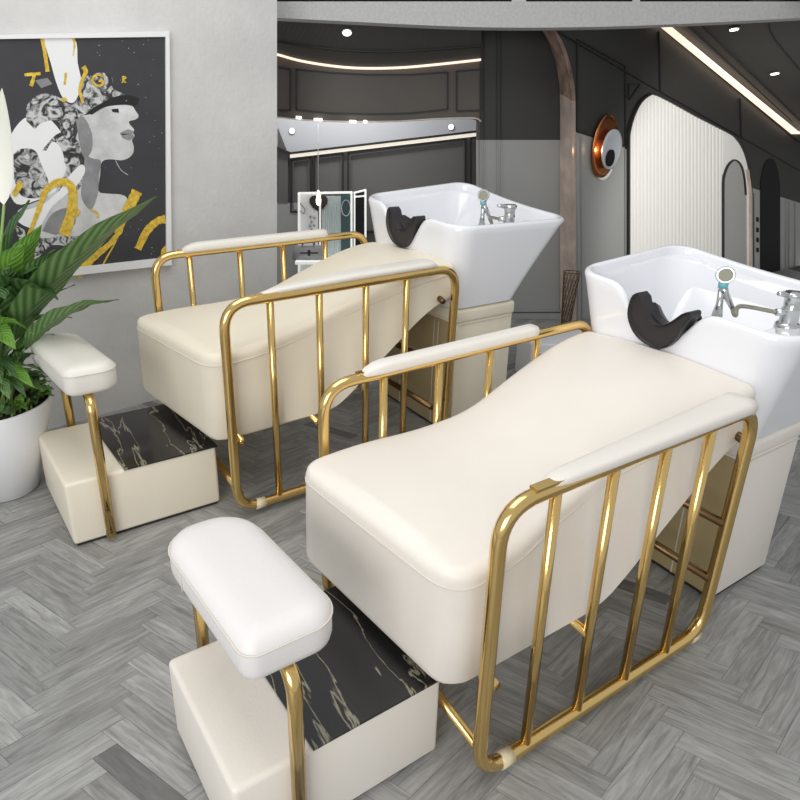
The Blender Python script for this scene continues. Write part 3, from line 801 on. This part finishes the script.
# white bloom
p0 = V((-.02, -.05, ztop-.04)); p1 = rel(4, 205, -.05); p2 = rel(2, 88, -.05)
bm = bmesh.new(); tube(bm, [p0, p0*.5+p1*.5+V((.01, 0, 0)), p1], .0045, 8); link('flower_stem', bm, M['stem'], pt)
bm = bmesh.new()
rows = []
for i in range(15):
    u = i/14; w = .055*math.sin(math.pi*u**.75)**.8+.0005; p = p1+(p2-p1)*u+V((-.012*math.sin(math.pi*u), .02*math.sin(math.pi*u), 0))
    rows.append([p+V((w*math.sin(a)*.8, -w*.7*(1-math.cos(a))*.6, 0)) for a in [-1.35+2.7*k/8 for k in range(9)]])
loft(bm, rows, False, False, closed=False); link('flower', bm, M['spathe'], pt)

# ------------------------------------------------------------------ shampoo beds
def make_bed(label, org, th, a, b, c, D):
    lt = D['leather']; pad = D['pad']
    root = thing('shampoo_bed', label, 'shampoo bed', (org[0], org[1], 0), math.radians(th), 'salon shampoo beds')
    P = lambda s, cc, z: V((s*a, cc*b, z*c))
    # --- side frames
    def side(cc, s0, s1, zt0, zt1, ps, zsag, lab, padspec):
        r = .0155*D['k']
        lean = D.get('lean', 0)
        pts = [P(s0, cc, .03), P(s0, cc, zt0), P(s1+.012, cc, zt1), P(s1-.01, cc, .03)]
        bm = bmesh.new(); tube(bm, fillet(pts, .085*D['k'], True, 9), r, 14, closed=True)
        fr = link('side_frame', bm, M['gold'], root, label=lab)
        for i, s in enumerate(ps):
            t = (s-s0)/(s1-s0); z1 = zt0+(zt1-zt0)*t
            bm = bmesh.new()
            x0, x1 = s, s
            tube(bm, [P(x0, cc, .03), P(x1, cc, z1)], .0115*D['k'], 12)
            link('post', bm, M['gold'], fr)
        # mounting plate and armrest pad
        q0, q1, inn, outr, hh, padz = padspec
        bm = bmesh.new()
        rings = []
        for i in range(25):
            u = i/24; s = q0+(q1-q0)*u
            e = min(1, (u/.10))**.5 if u < .10 else 1; e2 = min(1, (1-u)/.035)**.5 if u > .965 else 1
            e = max(.03, e*e2)
            t = (s-s0)/(s1-s0); zb_ = zt0+(zt1-zt0)*t+padz
            ci, co = inn(u)*e, outr(u)*e; h = hh(u)*e
            ring = []
            for k in range(20):
                ang = 2*math.pi*k/20; cx_, sx_ = math.cos(ang), math.sin(ang)
                sg = lambda v, p: math.copysign(abs(v)**p, v)
                yy = (ci+co)/2+(co-ci)/2*sg(cx_, .6); zz = zb_+h/2+h/2*sg(sx_, .7)
                ring.append(P(s, cc+yy, zz))
            rings.append(ring)
        loft(bm, rings); link('armrest_pad', bm, pad, fr)
        bm = bmesh.new(); box(bm, (q0+.0)*a, (q0+.07)*a, (cc-.010)*b, (cc+.010)*b, .005, .010)
        for v in bm.verts:
            t = (v.co.x/a-s0)/(s1-s0); v.co.z += (zt0+(zt1-zt0)*t)*c+.008
        link('pad_plate', bm, M['gold'], fr, False)
        for s in (s0+.06, s1-.06):
            bm = bmesh.new(); tube(bm, [P(s, cc, .03), P(s+.035, cc, .03)], r*1.12, 14); link('clear_sleeve', bm, M['sleeve'], fr)
        return fr
    side(0, 0, D['near_end'], D['near_z0'], D['near_z1'], D['near_posts'], 0, 'near side frame of gold tube with four upright bars', D['near_pad'])
    side(D['w'], D['far_start'], D['far_end'], D['far_z0'], D['far_z1'], D['far_posts'], 0, 'far side frame of gold tube behind the mattress', D['far_pad'])
    w = D['w']
    # --- cross bars
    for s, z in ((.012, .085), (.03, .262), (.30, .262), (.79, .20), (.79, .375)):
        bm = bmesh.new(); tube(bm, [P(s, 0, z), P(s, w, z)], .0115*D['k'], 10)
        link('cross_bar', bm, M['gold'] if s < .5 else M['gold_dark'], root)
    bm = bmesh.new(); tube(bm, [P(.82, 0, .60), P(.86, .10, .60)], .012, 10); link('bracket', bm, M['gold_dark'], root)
    # --- mattress
    def lerp(tab, x):
        if x <= tab[0][0]: return tab[0][1]
        for (x0, y0), (x1, y1) in zip(tab[:-1], tab[1:]):
            if x <= x1:
                t = (x-x0)/(x1-x0); t = t*t*(3-2*t) if False else t
                return y0+(y1-y0)*t
        return tab[-1][1]
    TOP, BOTT, CN, CF, END = D['top'], D['bot'], D['cn'], D['cf'], D['mend']
    def sm(tab, x):   # smoothed table
        return sum(lerp(tab, x+d) for d in (-.06, -.04, -.02, 0, .02, .04, .06))/7
    S0 = D['mstart']
    st = [0, .004, .012, .022, .035, .05, .07]+[.07+(END-S0-.07-.03)*i/34 for i in range(1, 35)]+[END-S0-.02, END-S0-.008, END-S0]
    rings = []; seam = []
    def sk(s, cc):
        wt = max(0, min(1, (.45-s)/.58)); v = (cc-.03)/.54
        return s+wt*(D['skn']*(1-v)+D['skf']*v)
    for d in st:
        s = S0+d
        zt, zb = sm(TOP, s), sm(BOTT, s)
        # rounded ends in plan
        rp = .065; ins = rp-math.sqrt(max(0, rp*rp-(rp-d)**2)) if d < rp else 0
        re = .04; dd = END-s; ins += re-math.sqrt(max(0, re*re-(re-dd)**2)) if dd < re else 0
        rv = .022; zi = (rv-math.sqrt(max(0, rv*rv-(rv-d)**2)) if d < rv else 0)+(rv-math.sqrt(max(0, rv*rv-(rv-dd)**2)) if dd < rv else 0)
        c0, c1 = sm(CN, s)+ins, sm(CF, s)-ins
        c0b, c1b = D['cnb']+ins, D['cfb']-ins
        zs = zt; zt -= zi; zb += zi
        r = .026; ring = []; H_ = zt-zb
        skirt = [(c0b, zb+.012), (c0b+(c0-c0b)*.45, zb+H_*.5), (c0+(c0b-c0)*.12, zt-r*1.9)]
        skirt += [(c0, zt-r)]
        for k in range(1, 6):
            an = math.pi/2*k/6; skirt.append((c0+r-r*math.cos(an), zt-r+r*math.sin(an)))
        N = 10; cr = .014 if d > .03 else .004
        topp = [(c0+r+(c1-c0-2*r)*k/N, zt+cr*math.sin(math.pi*k/N)) for k in range(N+1)]
        right = []
        for k in range(5, 0, -1):
            an = math.pi/2*k/6; right.append((c1-r+r*math.cos(an), zt-r+r*math.sin(an)))
        right += [(c1, zt-r), (c1+(c1b-c1)*.12, zt-r*1.9), (c1b+(c1-c1b)*.45, zb+H_*.5), (c1b, zb+.012)]
        botm = [(c1b-.012, zb), (c0b+.012, zb)]
        ring = skirt+topp+right+botm
        rings.append([P(sk(s, q[0]), q[0], q[1]) for q in ring])
        seam.append((P(sk(s, c0), c0-.0012, zs-.036), P(sk(s, c1), c1+.0012, zs-.036)))
    bm = bmesh.new(); loft(bm, rings)
    mt = link('mattress', bm, lt, root); autosmooth(mt, 50)
    bm = bmesh.new()
    left = [q[0] for q in seam]; right = [q[1] for q in seam]
    fz = left[0].z; ax, bx = left[0].x-.0012, right[0].x-.0012
    loop = left[::-1]+[V((ax+(bx-ax)*k/8, left[0].y+(right[0].y-left[0].y)*k/8, fz)) for k in range(1, 8)]+right
    tube(bm, loop, .0022, 6)
    link('seam_piping', bm, pad if D.get('pale') else M['seam'], mt)
    # --- pedestal
    p0, p1, c0, c1, zp = D['ped']
    bm = bmesh.new(); box(bm, p0*a, p1*a, c0*b, c1*b, .012, (zp-.05)*c, .012)
    pd = link('pedestal', bm, D['pedm'], root); autosmooth(pd)
    bm = bmesh.new(); box(bm, (p0+.01)*a, (p1-.01)*a, (c0+.008)*b, (c1-.008)*b, 0, .014); link('plinth', bm, M['plinth'], pd, False)
    bm = bmesh.new(); box(bm, (p0-.004)*a, (p0+.006)*a, (c0+.006)*b, (c1-.006)*b, .02, (zp-.06)*c, .003); link('front_shade_panel', bm, M['tan'], pd, label='tan-tinted shade on the pedestal side facing the mattress')  # thin added sheet, painted as the shaded foot side of the pedestal
    bm = bmesh.new(); box(bm, (p0-.006)*a, (p1+.006)*a, (c0-.005)*b, (c1+.005)*b, (zp-.058)*c, (zp-.002)*c, .016, 4)
    link('top_cushion', bm, D['pedm'], pd)
    bm = bmesh.new()
    k = 0; x = (p0+.01)*a
    while x < (p1-.01)*a:
        box(bm, x, x+.007, (c0-.0035)*b, (c0-.0015)*b, (zp-.064)*c, (zp-.060)*c); x += .012
    for cc in (c0+.10, c0+.125, c0+.34):
        box(bm, (p0-.0055)*a, (p0-.003)*a, cc*b, cc*b+.003, .02, (zp-.07)*c)
    link('stitching', bm, M['seam'], pd, False)
    # --- basin
    NS = 26
    R_ = D['rim']    # s0, s1, c0, c1
    def zr(s, cc):
        u = min(1, max(0, (s-R_[0])/(R_[1]-R_[0]))); v = min(1, max(0, (cc-R_[2])/(R_[3]-R_[2])))
        zn = D['z_nf']*(1-u)+D['z_nh']*u; zf = D['z_ff']*(1-u)+D['z_fh']*u
        z = zn*(1-v)+zf*v-D['hdip']*math.sin(math.pi*v)*u
        if s < (R_[0]+R_[1])/2:
            t = (cc-D['notch'][0])/D['notch'][1]
            z -= D['notch'][2]*math.exp(-(abs(t)**3.2))*max(0, 1-(s-R_[0])/.22)
        return z
    def ring_at(f_, z=None, dz=0, r=.07, box_=None):
        s0, s1, q0, q1 = box_
        return [(s, cc) for s, cc in rrect(s0, s1, q0, q1, r, 8, NS)]
    Bb = D['bb']
    outer = ring_at(0, box_=R_, r=.09); bot = ring_at(0, box_=Bb, r=.05)
    inner = ring_at(0, box_=(R_[0]+.024, R_[1]-.024, R_[2]+.022, R_[3]-.022), r=.075)
    deck = ring_at(0, box_=(R_[0]+.045, R_[1]-.05, R_[2]+.15, R_[3]-.035), r=.10)
    bowl = ring_at(0, box_=(R_[0]+.09, R_[1]-.16, R_[2]+.19, R_[3]-.10), r=.10)
    rings = [[P(s, q, zp) for s, q in [((x-.0)*.96+.04*(Bb[0]+Bb[1])/2, y*.96+.04*(Bb[2]+Bb[3])/2) for x, y in bot]]]
    for t in (.0, .03, .12, .25, .4, .55, .7, .82, .92):
        rr_ = []
        tt = t**1.08
        for (s0, q0), (s1, q1) in zip(bot, outer):
            s = s0+(s1-s0)*tt; q = q0+(q1-q0)*tt; z1 = zr(s1, q1)-.012
            rr_.append(P(s, q, zp+.004+(z1-zp)*t))
        rings.append(rr_)
    def mixr(A_, B_, k, dz): return [P(a_[0]+(b_[0]-a_[0])*k, a_[1]+(b_[1]-a_[1])*k, zr(*a_)+dz) for a_, b_ in zip(A_, B_)]
    rings.append(mixr(outer, inner, 0, -.012)); rings.append(mixr(outer, inner, .12, -.003)); rings.append(mixr(outer, inner, .45, .002))
    rings.append(mixr(outer, inner, .85, -.002)); rings.append(mixr(outer, inner, 1.0, -.012))
    rings.append([P(s, q, zr(s0, q0)-.030) for (s, q), (s0, q0) in zip(inner, outer)])
    rings.append([P(s, q, zr(s0, q0)-.036) for (s, q), (s0, q0) in zip([(i_[0]+(d_[0]-i_[0])*.85, i_[1]+(d_[1]-i_[1])*.85) for i_, d_ in zip(inner, deck)], outer)])
    rings.append([P(s, q, zr(s0, q0)-.046) for (s, q), (s0, q0) in zip(deck, outer)])
    for t in (.35, .7, .92, 1.0):
        rings.append([P(d_[0]+(w_[0]-d_[0])*t**1.6, d_[1]+(w_[1]-d_[1])*t**1.6, (zr(*o_)-.046)*(1-t)+(zp+.09)*t) for d_, w_, o_ in zip(deck, bowl, outer)])
    cx_, cy_ = (Bb[0]+Bb[1])/2+.05, (Bb[2]+Bb[3])/2+.05
    rings.append([P(cx_+(w_[0]-cx_)*.3, cy_+(w_[1]-cy_)*.3, zp+.08) for w_ in bowl])
    bm = bmesh.new(); loft(bm, rings)
    bs = link('basin', bm, M['ceramic'], root); autosmooth(bs, 60)
    # neck rest: black crescent cushion hooked over the notch
    NR = D['neck']
    outl = bez(NR, 4)
    bm = bmesh.new()
    s_f, s_b = R_[0]-.02, R_[0]+.03
    cen = (sum(p[0] for p in outl)/len(outl), sum(p[1] for p in outl)/len(outl))
    rings = []
    lo = lambda s, cc: s+.0*(cc)
    for s, k in ((s_f+.010, .86), (s_f+.003, .95), (s_f, .99), (s_f+.008, 1.0), (s_b, 1.0)):
        rr_ = []
        M0 = len(outl)
        for i, p in enumerate(outl):
            # inset along the local normal so the crescent keeps its shape
            q0, q1 = outl[i-1], outl[(i+1) % M0]; dx, dy = q1[0]-q0[0], q1[1]-q0[1]; l = math.hypot(dx, dy) or 1
            d_ = (1-k)*.045
            rr_.append(P(s, p[0]+dy/l*d_*D.get('ns', 1), p[1]-dx/l*d_*D.get('ns', 1)))
        rings.append(rr_)
    R2 = [[bm.verts.new(p) for p in r_] for r_ in rings]
    n_ = len(R2[0])
    for i in range(len(R2)-1):
        for k in range(n_): bm.faces.new((R2[i][k], R2[i][(k+1) % n_], R2[i+1][(k+1) % n_], R2[i+1][k]))
    fa = bm.faces.new(R2[0][::-1]); fb = bm.faces.new(R2[-1]); bmesh.ops.triangulate(bm, faces=[fa, fb])
    nr = link('neck_rest', bm, M['rubber'], bs); autosmooth(nr, 50)
    # inner lip of the neck rest
    bm = bmesh.new(); c_n, hw, dep = D['notch']
    zl = D['neck_in'][1]; rows = []
    for s, dz in ((s_b-.02, 0), (s_b+.02, -.004), (s_b+.05, -.02), (s_b+.052, -.035), (s_b+.03, -.03), (s_b-.02, -.03)):
        rows.append([P(s, D['neck_in'][0]-hw*.62+hw*1.24*k/10, zl+dz+.05*(2*k/10-1)**2) for k in range(11)])
    rows.append(rows[0]); loft(bm, rows, False, False, closed=False); link('neck_rest_lip', bm, M['rubber'], bs)
    # faucet
    def at(s, cc): return P(s, cc, zr(R_[0]+.3, R_[2])-.036)
    s_, c_ = D['tap']; f0 = at(s_, c_); k = D['k']*.85
    bm = bmesh.new()
    lathe(bm, [(.036*k, -.01), (.036*k, .004*k), (.030*k, .010*k), (.027*k, .012*k), (.025*k, .05*k), (.027*k, .054*k), (.027*k, .058*k), (.024*k, .062*k), (.026*k, .09*k), (.031*k, .094*k), (.032*k, .106*k), (.026*k, .112*k), (.002, .114*k)], f0, 28)
    tp = link('faucet', bm, M['chrome'], bs); autosmooth(tp, 50)
    bm = bmesh.new(); q = f0+V((0, 0, .10*k)); 
    tube(bm, [q+V((.0, .0, .0)), q+V((-.045*k, .015*k, .006)), q+V((-.06*k, .02*k, .008))], [.012*k, .009*k, .007*k], 10); bmesh.ops.translate(bm, verts=bm.verts, vec=(0, 0, 0)); link('faucet_lever', bm, M['chrome'], bs)
    bm = bmesh.new(); q = f0+V((0, 0, .045*k)); tube(bm, [q, q+V((-.045*k, .02*k, 0))], .012*k, 12); link('faucet_outlet', bm, M['chrome'], bs)
    # hand shower in its cradle
    s2, c2 = D['spray']; g0 = at(s2, c2)
    bm = bmesh.new(); tube(bm, [g0-V((0, 0, .01)), g0+V((0, 0, .03*k)), g0+V((.004, .004, .085*k))], [.018*k, .011*k, .010*k], 12); link('shower_cradle', bm, M['chrome'], bs)
    hd = g0+V((0, .0, .135*k))
    bm = bmesh.new()
    tube(bm, [g0+V((.03*k, -.03*k, .02*k)), g0+V((.012*k, -.006*k, .07*k)), g0+V((0, 0, .095*k))], [.008*k, .012*k, .014*k], 12)
    link('shower_handle', bm, M['chrome'], bs)
    bm = bmesh.new(); tube(bm, [g0+V((0, 0, .090*k)), g0+V((0, 0, .112*k))], .0155*k, 14); link('shower_collar', bm, M['teal'], bs)
    bm = bmesh.new()
    nrm = V((-.80, -.55, .2)).normalized()
    ux = V((nrm.y, -nrm.x, 0)).normalized(); wz = nrm.cross(ux).normalized()
    prof = [(.001, -.024), (.016, -.022), (.024, -.010), (.029, .0), (.030, .008), (.027, .012), (.001, .0118)]
    loft(bm, [[hd+nrm*z_*k+ux*math.cos(t)*r_*k+wz*math.sin(t)*r_*k for t in [2*math.pi*i/28 for i in range(28)]] for r_, z_ in prof])
    h_ = link('shower_head', bm, M['chrome'], bs); autosmooth(h_, 40)
    bm = bmesh.new(); disc(bm, hd+nrm*.0118*k, nrm, .0225*k, .0225*k, .002, 24); link('spray_face', bm, M['sprayface'], bs, label='grey green spray face')
    bm = bmesh.new()
    hp = [g0+V((.03*k, -.03*k, .02*k)), g0+V((.02*k, -.05*k, .0)), g0*.6+f0*.4+V((0, .02*k, .035*k)), f0+V((-.045*k, .02*k, .045*k))]
    hp = [V(p) for p in bez([tuple(p) for p in hp], 8)]
    tube(bm, hp, .0075*k, 8); link('hose', bm, M['hose'], bs)
    return root

lin = lambda a_, b_: (lambda u: a_+(b_-a_)*u)
FRONT = dict(k=1.0, w=.60, near_end=.80, near_z0=.695, near_z1=.70, near_posts=[.137, .302, .470, .632],
    far_start=-.055, far_end=.93, far_z0=.71, far_z1=.735, far_posts=[.128, .316, .506, .70],
    near_pad=(.075, .80, lin(-.012, -.024), lambda u: .026+.030*u, lambda u: .026+.014*u, -.004),
    far_pad=(.045, .70, lin(-.03, -.03), lin(.022, .022), lambda u: .034, .004),
    top=[(-.2, .535), (.0, .548), (.2, .555), (.35, .575), (.5, .625), (.7, .685), (.85, .715), (1.0, .715)],
    bot=[(-.2, .255), (.37, .262), (.43, .285), (.55, .38), (.78, .55), (1.0, .63)],
    cn=[(-.2, .03), (.05, .035), (.2, .075), (.4, .10), (.6, .065), (.75, .04), (1, .045)],
    cf=[(-.2, .565), (.05, .57), (.2, .55), (.38, .535), (.55, .56), (.75, .585), (1, .60)],
    cnb=.035, cfb=.575, mstart=-.135, skn=.065, skf=-.02, mend=.925, ped=(.95, 1.25, .06, .56, .535), pedm=M['leather'], leather=M['leather'], pad=M['pad_cream'],
    rim=(.915, 1.48, .0, .675), bb=(.93, 1.26, .055, .565), z_nf=.845, z_nh=.87, z_ff=.905, z_fh=.945, hdip=.015,
    notch=(.355, .105, .13), neck=[(.418, .880), (.434, .862), (.438, .81), (.415, .765), (.375, .738), (.318, .733), (.282, .765), (.262, .815), (.246, .848), (.252, .862), (.272, .852), (.302, .820), (.330, .802), (.362, .803), (.388, .835), (.402, .868)],
    neck_in=(.335, .80), tap=(1.15, .12), spray=(1.10, .285))
front = make_bed('large cream shampoo bed in front, gold rails, white basin at the right edge', (.254, .882), 29.5, 1, 1, 1, FRONT)
FRONT['tap'] = (1.09, .14); FRONT['spray'] = (1.09, .305)
LEFT = dict(FRONT, tap=(1.25, .12), spray=(1.27, .285))
LEFT.update(k=1.12, near_end=.865, near_z0=.70, near_z1=.715, near_posts=[.147, .315, .49, .655], w=.60, far_start=-.05, far_end=.88, far_z0=.735, far_z1=.75,
    far_posts=[.085, .29, .48, .68], leather=M['leather_warmlit'], pedm=M['leather_warmlit'], pad=M['white_leather_warmlit'], mend=.93,
    near_pad=(.10, .80, lin(-.010, -.012), lambda u: .018+.055*min(1, u*1.6), lambda u: .014+.012*min(1, u*2), .008),
    skn=.09, skf=-.03, rim=(.90, 1.52, .03, .66), z_nh=.84)
left = make_bed('warm-tinted shampoo bed on the left behind the front one, its white basin fully in view', (-.435, 1.812), 30.8, 1.103, 1.198, 1.153, LEFT)

# ------------------------------------------------------------------ footstools
def make_stool(label, org, th, L, W_, H_, D):
    def shear(bm, k):
        for v in bm.verts: v.co.x -= k*v.co.y
        return bm
    root = thing('footstool', label, 'footstool', (org[0], org[1], 0), math.radians(th), 'footstools at the foot of the beds')
    bm = bmesh.new(); box(bm, 0, L, 0, W_, .01, H_, .012, 4); shear(bm, D['sh']); o = link('base_box', bm, D['leather'], root); autosmooth(o, 40)
    bm = bmesh.new(); box(bm, .01, L-.01, .01, W_-.01, 0, .012); shear(bm, D['sh']); link('glide_plate', bm, M['plinth'], o, False)
    bm = bmesh.new(); box(bm, D['mx'], L+.004, -.004, W_+.004, H_-.001, H_+.006, .0015, 2); shear(bm, D['sh']); link('marble_top', bm, M['marble'], root, label='black marble slab with thin gold veins', smooth=False)
    k = D['k']; r = .0145*k
    z0, z1 = D['pz']
    sl, sf = D['legs']; yn, yf = -r-.002, W_+r+.002
    for nm, (s, y, yi) in (('near', (sl, yn, yn+.07)), ('far', (sf, yf, yf-.07))):
        bm = bmesh.new()
        tube(bm, fillet([V((s, y, .02)), V((s, y, z0-.018)), V((s, yi+(.03 if nm == 'near' else -.03), z0-.012))], .05*k, False, 8), r, 14)
        lg = link('leg', bm, M['gold'], root)
        for z in (.045, H_*.55):
            bm = bmesh.new(); disc(bm, V((s, y+(-r if nm == 'near' else r)*.97, z)), V((0, -1 if nm == 'near' else 1, 0)), .0055, .0055, .003, 12)
            link('bolt', bm, M['gold_dark'], lg)
    # pad
    x0, x1, y0, y1 = D['pad']
    bm = bmesh.new()
    base = rrect(x0, x1, y0, y1, .07*k, 9, 6)
    cx_, cy_ = (x0+x1)/2, (y0+y1)/2
    rings = []
    def ins(d): return rrect(x0+d, x1-d, y0+d, y1-d, [max(.008, q*k-d) for q in (.028, .062, .085, .075)], 9, 6)
    h = z1-z0
    for d, z in ((.05, 0), (.012, 0), (.003, .006), (0, .018), (0, h-.03), (.002, h-.022), (.010, h-.010), (.024, h-.003), (.045, h), (.07, h+.001)):
        d = min(d, (x1-x0)/2-.012)
        rings.append([V((x, y, z0+z)) for x, y in ins(d)])
    loft(bm, rings); shear(bm, D['psh']); pd = link('leg_pad', bm, D['padm'], root)
    bm = bmesh.new(); tube(bm, [V((x, y, z1-.026)) for x, y in ins(-.0008)], .0018, 6, closed=True); shear(bm, D['psh']); link('seam', bm, M['seam'], pd)
    bm = bmesh.new(); tube(bm, [V((x0-.001, y1-.12*k, z0+.008)), V((x0-.0015, y1-.12*k, z1-.027))], .0016, 6); shear(bm, D['psh']); link('side_seam', bm, M['seam'], pd)
    return root
make_stool('white footstool in front with black marble top and padded leg rest, at the bottom edge', (-.22, .72), 30.2, .462, .345, .222,
    dict(leather=M['leather'], padm=M['white_leather'], mx=.155, k=1.0, pz=(.455, .54), legs=(.118, .05), pad=(.035, .222, -.012, .372), sh=.10, psh=.14))
make_stool('warm-tinted footstool on the left beside the potted plant, with black marble top', (-.955, 1.645), 30.3, .505, .45, .245,
    dict(leather=M['leather_warmlit'], padm=M['white_leather_warmlit'], mx=.185, k=1.12, pz=(.54, .635), legs=(.115, .065), pad=(.055, .222, .0, .47), sh=.13, psh=.20))

# low white cabinet seen behind the front bed's far rail
lc = thing('low_cabinet', 'low white cabinet with chrome handle, behind the far rail of the front bed', 'cabinet', (0, 0, 0))
A0 = on_floor(519, 392); 
bm = bmesh.new(); box(bm, A0.x+.05, A0.x+.42, A0.y+.02, A0.y+.30, .01, .27, .01); o = link('cabinet_body', bm, M['pot'], lc); autosmooth(o)
bm = bmesh.new(); box(bm, A0.x+.06, A0.x+.41, A0.y+.03, A0.y+.29, 0, .011); link('glide', bm, M['plinth'], lc, False)
hx, hy = A0.x+.10, A0.y+.02
bm = bmesh.new(); tube(bm, fillet([V((hx, hy, .21)), V((hx, hy-.03, .21)), V((hx+.07, hy-.03, .19)), V((hx+.07, hy, .19))], .012, False, 5), .005, 8); link('handle', bm, M['chrome'], lc)

# ------------------------------------------------------------------ light
wd = bpy.data.worlds.new('world'); scene.world = wd; wd.use_nodes = True
bg = wd.node_tree.nodes['Background']; bg.inputs[0].default_value = (.96, .98, 1, 1); bg.inputs[1].default_value = .60
def area(name, loc, target, sx, sy, power, col=(1, 1, 1)):
    l = bpy.data.lights.new(name, 'AREA'); l.shape = 'RECTANGLE'; l.size = sx; l.size_y = sy; l.energy = power; l.color = col
    o = bpy.data.objects.new(name, l); COL.objects.link(o); o.location = loc
    o.rotation_euler = (V(target)-V(loc)).to_track_quat('-Z', 'Y').to_euler(); return o
area('overhead_fill', (-.3, 1.3, 3.1), (.1, 1.6, 0), 2.2, 1.6, 31, (1, .985, .96))  # added overhead fill for the beds, no fixture in view
area('front_fill', (-1.3, -2.0, 1.7), (.1, 1.6, .4), 2.2, 1.8, 62, (1, 1, 1))  # added fill from the front for the bed sides, no window there
area('left_bay_fill', (-.1, 4.55, 2.0), (.0, 5.1, 1.2), .9, .2, 11, (1, .97, .95))  # added fill that brightens the far bay and display
def spot(name, loc, target, power, cone, r=.12, col=(1, 1, 1)):
    l = bpy.data.lights.new(name, 'SPOT'); l.energy = power; l.spot_size = math.radians(cone); l.spot_blend = .6; l.shadow_soft_size = r; l.color = col
    o = bpy.data.objects.new(name, l); COL.objects.link(o); o.location = loc; o.rotation_euler = (V(target)-V(loc)).to_track_quat('-Z', 'Y').to_euler(); return o
spot('right_wall_fill', (3.0, 2.4, 1.45), on_plane(690, 200, W4), 130, 64, col=(1, .985, .96))  # added unseen spot that brightens the fluted panel and right wall
def point(name, loc, power, col, r=.02):
    l = bpy.data.lights.new(name, 'POINT'); l.energy = power; l.color = col; l.shadow_soft_size = r
    o = bpy.data.objects.new(name, l); COL.objects.link(o); o.location = loc
point('wall_lamp_glow', on_plane(601, 150, W4, .055), .35, (1, .6, .3), .01)

vs = scene.view_settings; vs.view_transform = 'Standard'; vs.look = 'None'; vs.gamma = 1; vs.exposure = 0.0
try: vs.use_curve_mapping = False
except Exception: pass
